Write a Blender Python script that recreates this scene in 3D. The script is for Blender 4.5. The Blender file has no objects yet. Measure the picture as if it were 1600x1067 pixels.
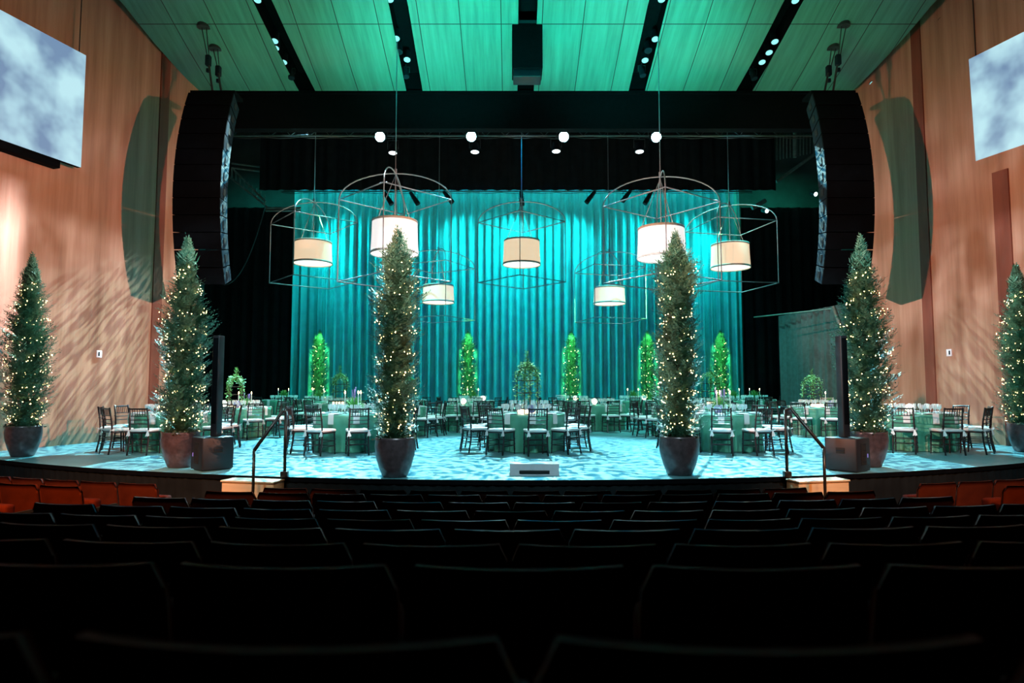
import bpy, math, random
from mathutils import Vector, Matrix
PI = math.pi
S = bpy.context.scene
COL = S.collection
rnd = random.Random(7)

# ------------------------------------------------------------------ camera
F = 1000.0
CZ = 1.36                                   # eye height above the stage floor (z = 0 is the stage)
PITCH = math.atan((602.2 - 533.5) / F)
cd = bpy.data.cameras.new('camera'); cam = bpy.data.objects.new('camera', cd); COL.objects.link(cam)
cam.location = (0, 0, CZ); cam.rotation_euler = (PI/2 + PITCH, 0, 0)
cd.sensor_width = 36; cd.lens = 36 * F / 1600; cd.clip_start = .05; cd.clip_end = 200
cd.dof.use_dof = True; cd.dof.focus_distance = 13.5; cd.dof.aperture_fstop = 2.2
S.camera = cam
CP, SP = math.cos(PITCH), math.sin(PITCH)

def P(px, py, d):
    """world point that lies d metres into the hall along the line of sight through a photo pixel"""
    v = (533.5 - py) / F; u = (px - 800) / F
    t = d / (CP - v * SP)
    return Vector((u * t, d, CZ + (SP + v * CP) * t))
AX = .25                                    # the hall's axis

# ------------------------------------------------------------------ materials
def mat(name, col, rough=.6, metal=0, emit=None, estr=0, spec=None, noise=None, nscale=8, sample=True, alpha=None):
    m = bpy.data.materials.new(name); m.use_nodes = True
    nt = m.node_tree; b = nt.nodes['Principled BSDF']
    b.inputs['Base Color'].default_value = (*col, 1)
    b.inputs['Roughness'].default_value = rough; b.inputs['Metallic'].default_value = metal
    if spec is not None: b.inputs['Specular IOR Level'].default_value = spec
    if emit:
        b.inputs['Emission Color'].default_value = (*emit, 1); b.inputs['Emission Strength'].default_value = estr
    if noise:
        tc = nt.nodes.new('ShaderNodeTexCoord'); n = nt.nodes.new('ShaderNodeTexNoise'); n.inputs['Scale'].default_value = nscale
        n.inputs['Detail'].default_value = 4
        r = nt.nodes.new('ShaderNodeValToRGB')
        r.color_ramp.elements[0].position = .3; r.color_ramp.elements[1].position = .7
        r.color_ramp.elements[0].color = (*[c * (1 - noise) for c in col], 1); r.color_ramp.elements[1].color = (*[min(1, c * (1 + noise)) for c in col], 1)
        nt.links.new(tc.outputs['Object'], n.inputs['Vector']); nt.links.new(n.outputs['Fac'], r.inputs['Fac']); nt.links.new(r.outputs['Color'], b.inputs['Base Color'])
    if not sample:
        m.cycles.emission_sampling = 'NONE'
    return m

def wood_mat(name, stops, sc, rough=.45, lines=None):
    m = bpy.data.materials.new(name); m.use_nodes = True
    nt = m.node_tree; N = nt.nodes; L = nt.links; b = N['Principled BSDF']; b.inputs['Roughness'].default_value = rough
    tc = N.new('ShaderNodeTexCoord'); mp = N.new('ShaderNodeMapping'); mp.inputs['Scale'].default_value = sc
    n = N.new('ShaderNodeTexNoise'); n.inputs['Scale'].default_value = 1; n.inputs['Detail'].default_value = 6; n.inputs['Roughness'].default_value = .65
    r = N.new('ShaderNodeValToRGB'); e = r.color_ramp.elements
    e[0].position, e[0].color = stops[0][0], (*stops[0][1], 1); e[1].position, e[1].color = stops[-1][0], (*stops[-1][1], 1)
    for p, c in stops[1:-1]:
        x = e.new(p); x.color = (*c, 1)
    L.new(tc.outputs['Object'], mp.inputs['Vector']); L.new(mp.outputs['Vector'], n.inputs['Vector']); L.new(n.outputs['Fac'], r.inputs['Fac'])
    out = r.outputs['Color']
    if lines:                               # panel joints: (axis, spacing, offset, half width)
        sx = N.new('ShaderNodeSeparateXYZ'); L.new(tc.outputs['Object'], sx.inputs['Vector'])
        for ax, sp, of, hw in lines:
            a = N.new('ShaderNodeMath'); a.operation = 'ADD'; a.inputs[1].default_value = of; L.new(sx.outputs[ax], a.inputs[0])
            pp = N.new('ShaderNodeMath'); pp.operation = 'PINGPONG'; pp.inputs[1].default_value = sp / 2; L.new(a.outputs[0], pp.inputs[0])
            g = N.new('ShaderNodeMath'); g.operation = 'GREATER_THAN'; g.inputs[1].default_value = hw; L.new(pp.outputs[0], g.inputs[0])
            mx = N.new('ShaderNodeMix'); mx.data_type = 'RGBA'; mx.inputs[6].default_value = (.02, .02, .015, 1)
            L.new(g.outputs[0], mx.inputs[0]); L.new(out, mx.inputs[7]); out = mx.outputs[2]
    L.new(out, b.inputs['Base Color'])
    return m

MT = dict(
    black=mat('black paint', (.0026, .003, .004), .8, noise=.3, spec=.05),
    velour=mat('black velour', (.008, .010, .011), .95, spec=.1, noise=.3, nscale=3),
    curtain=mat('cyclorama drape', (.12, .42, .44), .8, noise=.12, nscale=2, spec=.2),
    drape=mat('dark drape', (.05, .07, .07), .85, noise=.2),
    wall=wood_mat('wall wood', [(.25, (.29, .125, .075)), (.5, (.46, .23, .15)), (.75, (.61, .35, .25))], (3.2, 3.2, .16), .5),
    wallstrip=wood_mat('dark red wood', [(.3, (.16, .04, .025)), (.7, (.26, .07, .04))], (3, 3, .3), .5),
    ceil=wood_mat('teal light tinted wood', [(.3, (.065, .19, .145)), (.7, (.12, .32, .245))], (7, .25, 1), .5, lines=[('X', 1.06, .28, .011), ('Y', 5.4, -15.99 + 5.4, .012)]),  # wood grain, with the tint of the teal light put into its colour
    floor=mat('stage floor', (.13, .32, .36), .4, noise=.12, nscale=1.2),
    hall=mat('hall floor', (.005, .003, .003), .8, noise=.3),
    chair=mat('dark mahogany', (.016, .008, .009), .3, noise=.3),
    cushion=mat('white cushion cloth', (.85, .85, .85), .8, noise=.05),
    cloth=mat('green satin', (.10, .37, .24), .32, noise=.12, nscale=5, spec=.8),
    linen=mat('white linen', (.88, .88, .88), .85, noise=.05),
    plate=mat('silver charger', (.6, .62, .65), .22, .6, noise=.15),
    leaf=mat('juniper needles', (.085, .21, .13), .5, noise=.4, nscale=6),
    leaf2=mat('ivy leaves', (.13, .34, .10), .5, noise=.4, nscale=20),
    trunk=mat('bark', (.05, .03, .02), .9, noise=.4),
    moss=mat('moss', (.06, .07, .035), .95, noise=.5, nscale=30),
    pot=mat('bronze glaze', (.115, .075, .082), .32, .4, noise=.3, nscale=14),
    bulb=mat('warm bulb', (1, .8, .5), .4, emit=(1, .66, .26), estr=14, sample=False),
    flame=mat('candle flame', (1, .7, .4), .5, emit=(1, .62, .28), estr=30, sample=False),
    glow=mat('lit candle glass', (1, .8, .6), .4, emit=(1, .70, .42), estr=4),
    globe=mat('frosted lit globe', (1, .95, .85), .4, emit=(1, .86, .66), estr=3.2),
    wax=mat('white wax', (.85, .85, .82), .4, noise=.03),
    steel=mat('brushed steel', (.26, .27, .30), .5, .6, noise=.1),
    cable=mat('cable', (.03, .03, .032), .5, noise=.2),
    shade=mat('lit linen shade', (.85, .82, .76), .8, emit=(1, .72, .45), estr=.75, noise=.05),
    shadetrim=mat('shade trim', (.6, .62, .6), .7, noise=.1),
    shadebig=mat('brightly lit linen shade', (.85, .85, .85), .8, emit=(1, .95, .93), estr=.85, noise=.03),
    diff=mat('lamp diffuser', (1, 1, 1), .5, emit=(1, .93, .78), estr=1.6),
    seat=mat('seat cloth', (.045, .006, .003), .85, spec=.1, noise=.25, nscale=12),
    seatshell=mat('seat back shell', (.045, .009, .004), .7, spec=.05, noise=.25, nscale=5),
    seatiron=mat('seat ironwork', (.006, .006, .006), .6, spec=.2, noise=.2),
    brass=mat('brass plate', (.75, .4, .2), .35, .5, noise=.2),
    box=mat('speaker paint', (.005, .008, .013), .5, noise=.2),
    boxside=mat('speaker side', (.012, .021, .03), .8, spec=.05, noise=.15),
    slot=mat('dark slot', (.004, .004, .004), .8, noise=.2),
    lens=mat('lens reflection glow', (.3, .6, .6), .2, emit=(.35, .9, .95), estr=.9),  # glow put in to imitate cyan stage light reflected by the lenses
    hot=mat('bright lamp lens', (1, 1, 1), .2, emit=(.45, .88, 1), estr=60),
    white=mat('white lens', (1, 1, 1), .2, emit=(.8, .92, 1), estr=3),
    purple=mat('led violet', (.3, .2, .6), .3, emit=(.3, .25, .9), estr=.5),
    stairwood=wood_mat('pale stair wood', [(.3, (.45, .30, .17)), (.7, (.62, .44, .27))], (1, 1, 8), .5),
    rail=mat('dark rail', (.03, .022, .018), .35, .4, noise=.2),
    monitor=mat('grey painted box', (.48, .46, .5), .5, noise=.08),
    number=mat('lilac card', (.30, .24, .5), .6, noise=.1),
    digit=mat('white ink', (.9, .9, .9), .6, noise=.02),
    back=mat('backstage wall', (.06, .075, .07), .8, noise=.3, nscale=1),
    catwalk=mat('catwalk steel', (.2, .22, .2), .5, .3, noise=.2),
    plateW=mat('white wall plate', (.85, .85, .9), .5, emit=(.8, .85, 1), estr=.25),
    pipe=mat('pipe', (.10, .11, .11), .4, .5, noise=.2),
    ties=mat('white ribbon', (.9, .9, .9), .7, noise=.03),
    lavender=mat('lavender bloom', (.32, .25, .6), .7, noise=.2),
)
# drinking glass: mostly clear with bright edges
m = bpy.data.materials.new('clear glass'); m.use_nodes = True; nt = m.node_tree
for n in list(nt.nodes): nt.nodes.remove(n)
o = nt.nodes.new('ShaderNodeOutputMaterial'); a = nt.nodes.new('ShaderNodeBsdfTransparent'); g = nt.nodes.new('ShaderNodeBsdfPrincipled')
g.inputs['Base Color'].default_value = (.95, .97, 1, 1); g.inputs['Roughness'].default_value = .1
lw = nt.nodes.new('ShaderNodeLayerWeight'); lw.inputs['Blend'].default_value = .55
mr = nt.nodes.new('ShaderNodeMapRange'); mr.inputs['To Min'].default_value = .42; mr.inputs['To Max'].default_value = .85
x = nt.nodes.new('ShaderNodeMixShader')
nt.links.new(lw.outputs['Facing'], mr.inputs['Value']); nt.links.new(mr.outputs['Result'], x.inputs['Fac'])
nt.links.new(a.outputs[0], x.inputs[1]); nt.links.new(g.outputs[0], x.inputs[2]); nt.links.new(x.outputs[0], o.inputs['Surface'])
MT['glass'] = m

# ------------------------------------------------------------------ mesh builder
class MB:
    def __init__(s): s.v = []; s.f = []; s.m = []; s.s = []
    def add(s, vs, fs, mi=0, sm=False, T=None):
        o = len(s.v)
        s.v += [tuple(T @ Vector(p)) if T else tuple(p) for p in vs]
        s.f += [tuple(i + o for i in f) for f in fs]; s.m += [mi] * len(fs); s.s += [sm] * len(fs); return s
    def box(s, c, d, mi=0, T=None, ch=0):
        x, y, z = d[0]/2, d[1]/2, d[2]/2; c = Vector(c)
        if ch <= 0:
            vs = [c + Vector((a*x, b*y, e*z)) for e in (-1, 1) for b in (-1, 1) for a in (-1, 1)]
            return s.add(vs, [(0,2,3,1), (4,5,7,6), (0,1,5,4), (2,6,7,3), (0,4,6,2), (1,3,7,5)], mi, False, T)
        import bmesh
        bm = bmesh.new(); bmesh.ops.create_cube(bm, size=1)
        for v in bm.verts: v.co = Vector((v.co.x*d[0], v.co.y*d[1], v.co.z*d[2])) + c
        bmesh.ops.bevel(bm, geom=bm.edges[:], offset=ch, segments=3, affect='EDGES', profile=.5)
        bm.verts.index_update()
        s.add([v.co.copy() for v in bm.verts], [tuple(v.index for v in f.verts) for f in bm.faces], mi, True, T); bm.free(); return s
    def cyl(s, a, b, r0, r1=None, n=8, mi=0, caps=True, T=None, sm=True):
        a, b = Vector(a), Vector(b); r1 = r0 if r1 is None else r1
        d = (b - a).normalized(); u = d.orthogonal().normalized(); w = d.cross(u)
        vs = []
        for c, r in ((a, r0), (b, r1)):
            vs += [c + (u*math.cos(2*PI*i/n) + w*math.sin(2*PI*i/n))*r for i in range(n)]
        s.add(vs, [(i, (i+1) % n, n+(i+1) % n, n+i) for i in range(n)], mi, sm, T)
        if caps: s.add(vs, [tuple(range(n-1, -1, -1)), tuple(range(n, 2*n))], mi, False, T)
        return s
    def tube(s, pts, r, n=6, mi=0, closed=False, T=None):
        pts = [Vector(p) for p in pts]; k = len(pts); vs = []; u = None
        for i, p in enumerate(pts):
            q0 = pts[i-1] if (i or closed) else p; q1 = pts[(i+1) % k] if (i < k-1 or closed) else p
            d = (q1 - q0).normalized()
            u = (d.orthogonal() if u is None else (u - d*u.dot(d))).normalized(); w = d.cross(u)
            vs += [p + (u*math.cos(2*PI*j/n) + w*math.sin(2*PI*j/n))*r for j in range(n)]
        fs = [(i*n+j, i*n+(j+1) % n, ((i+1) % k)*n+(j+1) % n, ((i+1) % k)*n+j) for i in range(k if closed else k-1) for j in range(n)]
        if not closed: fs += [tuple(range(n-1, -1, -1)), tuple(range((k-1)*n, k*n))]
        return s.add(vs, fs, mi, True, T)
    def lathe(s, prof, n=24, c=(0,0,0), mi=0, wob=None, T=None):
        vs = []; k = len(prof)
        for r, z in prof:
            for i in range(n):
                a = 2*PI*i/n; q = r*(wob(a, z) if wob else 1)
                vs.append((c[0]+q*math.cos(a), c[1]+q*math.sin(a), c[2]+z))
        return s.add(vs, [(j*n+i, j*n+(i+1) % n, (j+1)*n+(i+1) % n, (j+1)*n+i) for j in range(k-1) for i in range(n)], mi, True, T)
    def disc(s, c, r, n=16, mi=0, nrm=(0,0,1)):
        d = Vector(nrm).normalized(); u = d.orthogonal().normalized(); w = d.cross(u); c = Vector(c)
        return s.add([c + (u*math.cos(2*PI*i/n) + w*math.sin(2*PI*i/n))*r for i in range(n)], [tuple(range(n))], mi)
    def grid(s, fn, nu, nv, mi=0, sm=True):
        vs = [fn(i/nu, j/nv) for j in range(nv+1) for i in range(nu+1)]
        return s.add(vs, [(j*(nu+1)+i, j*(nu+1)+i+1, (j+1)*(nu+1)+i+1, (j+1)*(nu+1)+i) for j in range(nv) for i in range(nu)], mi, sm)
    def mesh(s, name, mats):
        me = bpy.data.meshes.new(name); me.from_pydata(s.v, [], s.f)
        for q in (mats if isinstance(mats, (list, tuple)) else [mats]): me.materials.append(MT[q] if isinstance(q, str) else q)
        me.polygons.foreach_set('material_index', s.m); me.polygons.foreach_set('use_smooth', s.s); me.update(); return me
    def build(s, name, mats, parent=None, loc=None):
        return put(name, s.mesh(name, mats), parent, loc)

def put(name, me, parent=None, loc=None, rz=0):
    o = bpy.data.objects.new(name, me); COL.objects.link(o)
    if parent: o.parent = parent
    if loc is not None: o.location = loc
    if rz: o.rotation_euler = (0, 0, rz)
    return o
def tag(o, label, cat, group=None):
    o['label'] = label; o['category'] = cat
    if group: o['group'] = group
    return o
def thing(name, label, cat, loc=(0,0,0), rz=0, group=None):
    return tag(put(name, None, None, loc, rz), label, cat, group)
def struct(o): o['kind'] = 'structure'; return o
def stuff(o): o['kind'] = 'stuff'; return o
def copy_tree(o, parent=None):
    c = o.copy(); COL.objects.link(c); c.parent = parent
    for ch in o.children: copy_tree(ch, c)
    return c

# ------------------------------------------------------------------ the hall
CY, RS = 28.9, 19.57                        # centre and radius of the curved stage front
def wl(d): return -9.9 + .3*(d - 15.85)     # left wall line
def wr(d): return 11.1 - .3*(d - 15.0)      # right wall line
D_PRO = 18.4
# stage floor: arc front, straight back
b = MB(); n = 80; vs = []
for i in range(n+1):
    x = -14 + 28.6*i/n; y = CY - math.sqrt(max(RS*RS - (x-AX)**2, 0)); vs += [(x, y, 0), (x, 31, 0)]
b.add(vs, [(2*i, 2*i+2, 2*i+3, 2*i+1) for i in range(n)])
b.add([(v[0], v[1], -.07) for v in vs[::2]] + vs[::2], [(i, i+1, n+2+i, n+1+i) for i in range(n)], 1)
struct(b.build('floor_stage', ['floor', 'black']))
def skirt(u, v):
    x = -13 + 26.5*u; th = math.asin((x-AX)/(RS-.02))
    r = RS - .03 + (.025*math.sin(x*2*PI/.16) + .01*math.sin(x*2*PI/.37))*(.35+.65*v)
    return (AX + r*math.sin(th), CY - r*math.cos(th), -.07 - 1.0*v)
tag(MB().grid(skirt, 700, 4).build('stage_skirt', 'velour'), 'black pleated skirt hanging along the curved front of the stage', 'stage skirt')
# raked hall floor
ROWS = [(.82, .305), (1.634, .4425), (2.47, .594), (3.2, .70), (4.0, .82), (4.83, .925), (5.7, 1.02), (6.52, 1.095), (7.43, 1.20)]
SEAT_H = .86
def hall_z(r):
    pts = [(CY - d, CZ - dr - SEAT_H) for d, dr in ROWS]
    for (r0, z0), (r1, z1) in zip(pts, pts[1:]):
        if r >= r1 and r <= r0: return z1 + (z0-z1)*(r-r1)/(r0-r1)
    return pts[-1][1] if r < pts[-1][0] else pts[0][1] + (r-pts[0][0])*.12
def hf(u, v):
    r = RS - .2 + 11*v; th = -.72 + 1.44*u; return (AX + r*math.sin(th), CY - r*math.cos(th), hall_z(r))
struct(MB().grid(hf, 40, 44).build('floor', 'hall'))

def wall(name, fn, sgn):
    b = MB(); d0, d1 = 5.0, D_PRO; t = .35*sgn; z0, z1 = -1.6, 13.5
    a, c = (fn(d0), d0), (fn(d1), d1)
    q = [(a[0], a[1]), (c[0], c[1]), (c[0]+t, c[1]+.02), (a[0]+t, a[1])]
    b.add([(x, y, z) for z in (z0, z1) for x, y in q], [(0,1,5,4), (1,2,6,5), (2,3,7,6), (3,0,4,7), (0,3,2,1), (4,5,6,7)])
    return struct(b.build(name, 'wall'))
wall('wall_left', wl, -1); wall('wall_right', wr, 1)
def strip(name, fn, sgn, d, w, z1=13.4, z0=0.0):
    b = MB(); y0, y1 = d - w/2, d + w/2; e = .03*sgn
    b.add([(fn(y)+o_, y, z) for z in (z0, z1) for y, o_ in ((y0, -e), (y1, -e), (y1, e), (y0, e))],
          [(0,1,5,4), (1,2,6,5), (2,3,7,6), (3,0,4,7), (0,3,2,1), (4,5,6,7)])
    return struct(b.build(name, 'wallstrip'))
strip('trim_1', wl, -1, 17.05, .28); strip('trim_2', wr, 1, 16.35, .26); strip('trim_3', wr, 1, 14.45, .34, 6.3)
# ceiling: profile through three lines of sight
def zq(pts, d):
    s = 0
    for i, (di, zi) in enumerate(pts):
        l = zi
        for j, (dj, _) in enumerate(pts):
            if i != j: l *= (d - dj)/(di - dj)
        s += l
    return s
CD = (15.35, 16.6, 18.25)
ZP = [(CD[0], P(822, 0, CD[0]).z), (CD[1], P(822, 70, CD[1]).z), (CD[2], P(822, 142, CD[2]).z)]
def zc(d):
    if d < CD[0]: return ZP[0][1] + (CD[0]-d)*.30
    return zq(ZP, d)
def sx_(pxs):                               # half spacing in metres at the three depths
    pts = [(CD[i], pxs[i]*CD[i]/F*1.005) for i in range(3)]
    def f(d):
        if d < CD[0]: return pts[0][1] + (CD[0]-d)*(.06 if pxs[0] < 300 else .1 if pxs[0] < 500 else .3)
        return zq(pts, d)
    return f
s_in, s_out, s_edge = sx_((211, 195, 178)), sx_((430, 392, 350)), sx_((660, 597, 524))
ACX = .4
HW = .24
edges = [lambda d: ACX - s_edge(d), lambda d: ACX - s_out(d), lambda d: ACX - s_in(d), lambda d: ACX, lambda d: ACX + s_in(d), lambda d: ACX + s_out(d), lambda d: ACX + s_edge(d)]
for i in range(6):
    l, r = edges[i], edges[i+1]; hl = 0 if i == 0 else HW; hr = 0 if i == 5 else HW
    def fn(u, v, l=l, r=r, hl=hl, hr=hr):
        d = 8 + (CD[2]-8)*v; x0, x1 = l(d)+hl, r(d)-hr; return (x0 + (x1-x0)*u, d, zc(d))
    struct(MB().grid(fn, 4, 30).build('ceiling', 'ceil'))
for i in range(1, 6):                       # black recessed lighting slots
    e = edges[i]; b = MB(); vs = []
    for j in range(31):
        d = 8 + (CD[2]-8)*j/30; x = e(d); z = zc(d); vs += [(x-HW, d, z), (x-HW, d, z+.55), (x+HW, d, z+.55), (x+HW, d, z)]
    b.add(vs, [(4*j+k, 4*j+k+1, 4*j+k+5, 4*j+k+4) for j in range(30) for k in range(3)])
    struct(b.build('trim_%d' % (i+3), 'black'))
b = MB(); b.box((.5, 13, 14.0), (26, 12, .2)); struct(b.build('ceiling_void', 'black'))
# proscenium header, backstage shell
zt, zb = P(822, 142, D_PRO).z, P(822, 207, D_PRO+.3).z
b = MB(); b.box((.4, D_PRO+.15, (zb+14)/2), (24, .3, 14-zb)); b.box((.4, D_PRO-.02, zt-.06), (20, .1, .1)); struct(b.build('wall_header', 'black'))
b = MB(); b.box((.4, 31.2, 7), (34, .3, 16)); struct(b.build('wall_back', 'back'))
b = MB(); b.box((-14.6, 24.8, 7), (.3, 13, 16)); struct(b.build('wall_backstage_left', 'back'))
b = MB(); b.box((15.6, 24.8, 7), (.3, 13, 16)); struct(b.build('wall_backstage_right', 'back'))
b = MB(); b.box((-11.9, D_PRO+.1, 6), (5.4, .2, 15)); struct(b.build('wall_jamb_left', 'black'))
b = MB(); b.box((12.8, D_PRO+.1, 6), (5.4, .2, 15)); struct(b.build('wall_jamb_right', 'black'))
b = MB(); b.box((.4, 25, 14.2), (32, 13.4, .2)); struct(b.build('ceiling_backstage', 'black'))

# ------------------------------------------------------------------ drapes
def drape(name, matn, x0, y0, x1, y1, z0, z1, fold, amp, label, seed=0, nz=6, taper=1.0, ridge=False):
    r = random.Random(seed); L = math.hypot(x1-x0, y1-y0); nx, ny = -(y1-y0)/L, (x1-x0)/L
    n = int(L/fold*(14 if ridge else 10)); ph = [r.uniform(0, 6) for _ in range(4)]
    def f(u, v):
        s = u*L; a = amp*(math.sin(2*PI*s/fold + .8*math.sin(s*1.3+ph[0]))*.7 + .35*math.sin(2*PI*s/fold*.53+ph[1]) + .25*math.sin(2*PI*s/fold*1.9+ph[2]))
        if ridge: w_ = .5+.5*math.sin(2*PI*s/fold + 1.1*math.sin(s*1.1+ph[0])); a = amp*(1.3*w_**2.2 - .7 + .22*math.sin(s*2.3+ph[1]) + .2*math.sin(2*PI*s/fold*2.1+ph[2]))
        a *= (.75 + .25*v*taper)
        return (x0+(x1-x0)*u+nx*a, y0+(y1-y0)*u+ny*a, z1+(z0-z1)*v)
    return tag(MB().grid(f, n, nz).build(name, matn), label, 'curtain')
DC = 29.4
xl, xr = P(459, 400, DC).x, P(1157, 400, DC).x; zct = P(800, 300, DC).z
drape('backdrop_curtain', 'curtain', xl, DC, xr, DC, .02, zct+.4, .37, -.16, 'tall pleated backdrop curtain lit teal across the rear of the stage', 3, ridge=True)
DL = 27.8
drape('side_curtain', 'velour', -13.5, DL, P(458, 400, DL).x, DL, .02, 9.2, .45, .07, 'black side curtain hanging beside the lit backdrop, near the caged topiary by the left subwoofer', 4)
drape('side_curtain', 'velour', P(1158, 400, DL).x, DL, 14.5, DL, .02, 9.2, .45, .07, 'black side curtain beside the lit backdrop, behind the draped partition', 5)
DB = 25.6
drape('border_curtain', 'velour', P(407, 250, DB).x, DB, P(1212, 250, DB).x, DB, P(800, 297, DB).z, 13.0, .5, .06, 'black overhead border curtain behind the row of bright stage lamps', 6)
DR = 22.5
a_, c_ = P(1215, 490, 24.4), P(1322, 477, 20.6)
drape('partition_drape', 'drape', a_.x, a_.y, c_.x, c_.y, .02, a_.z-.1, .32, .06, 'dark green-lit draped partition standing behind the right column speaker', 7)
b = MB(); b.cyl((a_.x-.6, a_.y+.8, a_.z-.05), (c_.x+.1, c_.y, c_.z-.05), .025); b.cyl((c_.x, c_.y, 0), (c_.x, c_.y, c_.z), .03)
s1 = P(1302, 478, 20.4); s2 = P(1322, 535, 20.4); b.cyl(s1, s2, .06); 
tag(b.build('drape_frame', 'catwalk'), 'metal pipe frame carrying the partition drape on the right of the stage', 'frame')

# ------------------------------------------------------------------ rigging over the stage
def batten(py, d, x0, x1, label):
    y = [P(px, py, d) for px in (x0, x1)]
    b = MB(); b.cyl(y[0], y[1], .03, n=8); b.cyl(y[0]+Vector((0, .25, .38)), y[1]+Vector((0, .25, .38)), .025)
    n = int((y[1].x-y[0].x)/.6)
    for i in range(n):
        p = y[0].lerp(y[1], i/n); q = y[0].lerp(y[1], (i+.5)/n) + Vector((0, .25, .38)); b.cyl(p, q, .01, n=4); b.cyl(q, y[0].lerp(y[1], (i+1)/n), .01, n=4)
    pts = [y[0].lerp(y[1], t/60) + Vector((0, -.04, -.05-.06*abs(math.sin(t*.9)))) for t in range(61)]
    o = tag(b.build('hanging_batten', 'pipe'), label, 'batten'); MB().tube(pts, .012, 5).build('cable', 'cable', o); return o
DT = 19.6
batten(212, DT, 362, 1278, 'front lighting batten carrying the four bright cyan lamps')
batten(299, 27.2, 440, 1175, 'rear lighting batten along the top edge of the teal backdrop')

def fixture(name, label, pos, aim, r, L, lens, group=None, yoke=True, body='box', cat='stage light'):
    aim = Vector(aim).normalized(); t = thing(name, label, cat, pos, 0, group)
    b = MB(); b.cyl(-aim*L*.55, aim*L*.1, r*.72, r*.95, 14); b.cyl(aim*L*.1, aim*L*.45, r*.95, r, 14); b.cyl(-aim*L*.62, -aim*L*.55, r*.45, r*.72, 14)
    b.build('housing', body, t)
    b = MB(); u = aim.orthogonal(); q = aim*L*.455
    b.cyl(aim*L*.45, aim*L*.47, r*.86, r*.8, 18); b.build('lens', lens, t)
    if yoke:
        b = MB(); s = Vector((1, 0, 0)); up = Vector((0, 0, 1))
        b.tube([s*r*1.15, s*r*1.15+up*r*1.9, -s*r*1.15+up*r*1.9, -s*r*1.15], r*.09, 5); b.cyl(up*r*1.9, up*r*2.8, r*.12); b.build('yoke', 'cable', t)
    return t
names4 = ['nearest the left speaker array', 'second from the left speaker array', 'second from the right speaker array', 'nearest the right speaker array']
BR = [(596, 213.5), (737, 213), (880, 213.5), (1023, 214)]
for (px, py), nm in zip(BR, names4):
    fixture('moving_spotlight', 'dazzling cyan stage lamp on the front batten, ' + nm, P(px, py, DT-.15), (0, -1, -.42), .17, .5, 'hot', 'bright lamps on the front batten')
for (px, py), nm in zip([(614, 233), (742, 231.5), (869, 230.5), (999, 231)], names4):
    fixture('wash_spotlight', 'dark wash lamp with white lens facing down, ' + nm, P(px, py, DT+.6), (0, -.12, -1), .15, .3, 'white', 'downward wash lamps under the front batten')
for i, (px, py, dx) in enumerate([(607, 311, .5), (648, 311, .5), (701, 309, .6), (815, 311, .05), (922, 309, -.6), (978, 307, -.6), (1012, 310, -.45)]):
    o_ = ['first', 'second', 'third', 'middle', 'third last', 'second last', 'last'][i]
    fixture('profile_spotlight', 'black profile spotlight at the backdrop top edge, %s from the left' % o_, P(px, py, 26.9), (dx, -.1, -.8), .11, .62, 'slot', 'profile spotlights on the rear batten')
# spotlights in the ceiling slots
slotl = ['outer left ceiling slot', 'inner left ceiling slot', 'centre ceiling slot', 'inner right ceiling slot', 'outer right ceiling slot']
def ceil_hit(px, py):                        # where a line of sight meets the ceiling surface
    lo, hi = 9.0, 18.2
    for _ in range(40):
        m_ = (lo+hi)/2
        if P(px, py, m_).z > zc(m_): hi = m_
        else: lo = m_
    return (lo+hi)/2
LT = {0: [(429, 66), (430.5, 77), (443, 99), (402, 2)], 1: [(619, 62), (636, 95), (609, 1), (623, 83)], 2: [(821, 126)], 3: [(1024, 63), (1008, 96), (1034, 1), (1013, 81)], 4: [(1243, 3), (1211, 67), (1202, 84), (1191, 99)]}
ordn = ['first', 'second', 'third', 'fourth']
for k, l in LT.items():
    ls = sorted(l, key=lambda q: -q[1])
    for j, (px, py) in enumerate(ls):
        d = ceil_hit(px, py); p = P(px, py, d) + Vector((0, 0, .04))
        dim = (px, py) in ((623, 83), (1013, 81))
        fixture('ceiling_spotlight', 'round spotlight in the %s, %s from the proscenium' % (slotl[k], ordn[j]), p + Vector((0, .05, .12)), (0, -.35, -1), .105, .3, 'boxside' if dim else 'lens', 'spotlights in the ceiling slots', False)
for (px, py), nm in [((455, 121), 'outer left ceiling slot'), ((634, 119), 'inner left ceiling slot'), ((1003, 117), 'inner right ceiling slot'), ((1177, 122), 'outer right ceiling slot')]:
    d = ceil_hit(px, py); fixture('moving_head_spotlight', 'grey moving-head lamp hanging at the stage end of the %s' % nm, P(px, py, d) + Vector((0, 0, .1)), (.15, -.3, -1), .09, .34, 'boxside', 'moving heads in the ceiling slots', True, 'boxside')
for side, l in (('left', [(169, 35), (219, 88), (236, 101), (261, 124)]), ('right', [(1475, 29), (1443, 60), (1405, 99), (1367, 128)])):
    for j, (px, py) in enumerate(sorted(l, key=lambda q: -q[1])):
        d = ceil_hit(px, py); p = P(px, py, d-.05)
        fixture('wall_slot_spotlight', 'round spotlight in the slot above the %s wood wall, %s from the proscenium' % (side, ordn[j]), p, (.5 if side == 'left' else -.5, -.5, -.75), .13, .36, 'lens', 'spotlights above the side walls')

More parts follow.
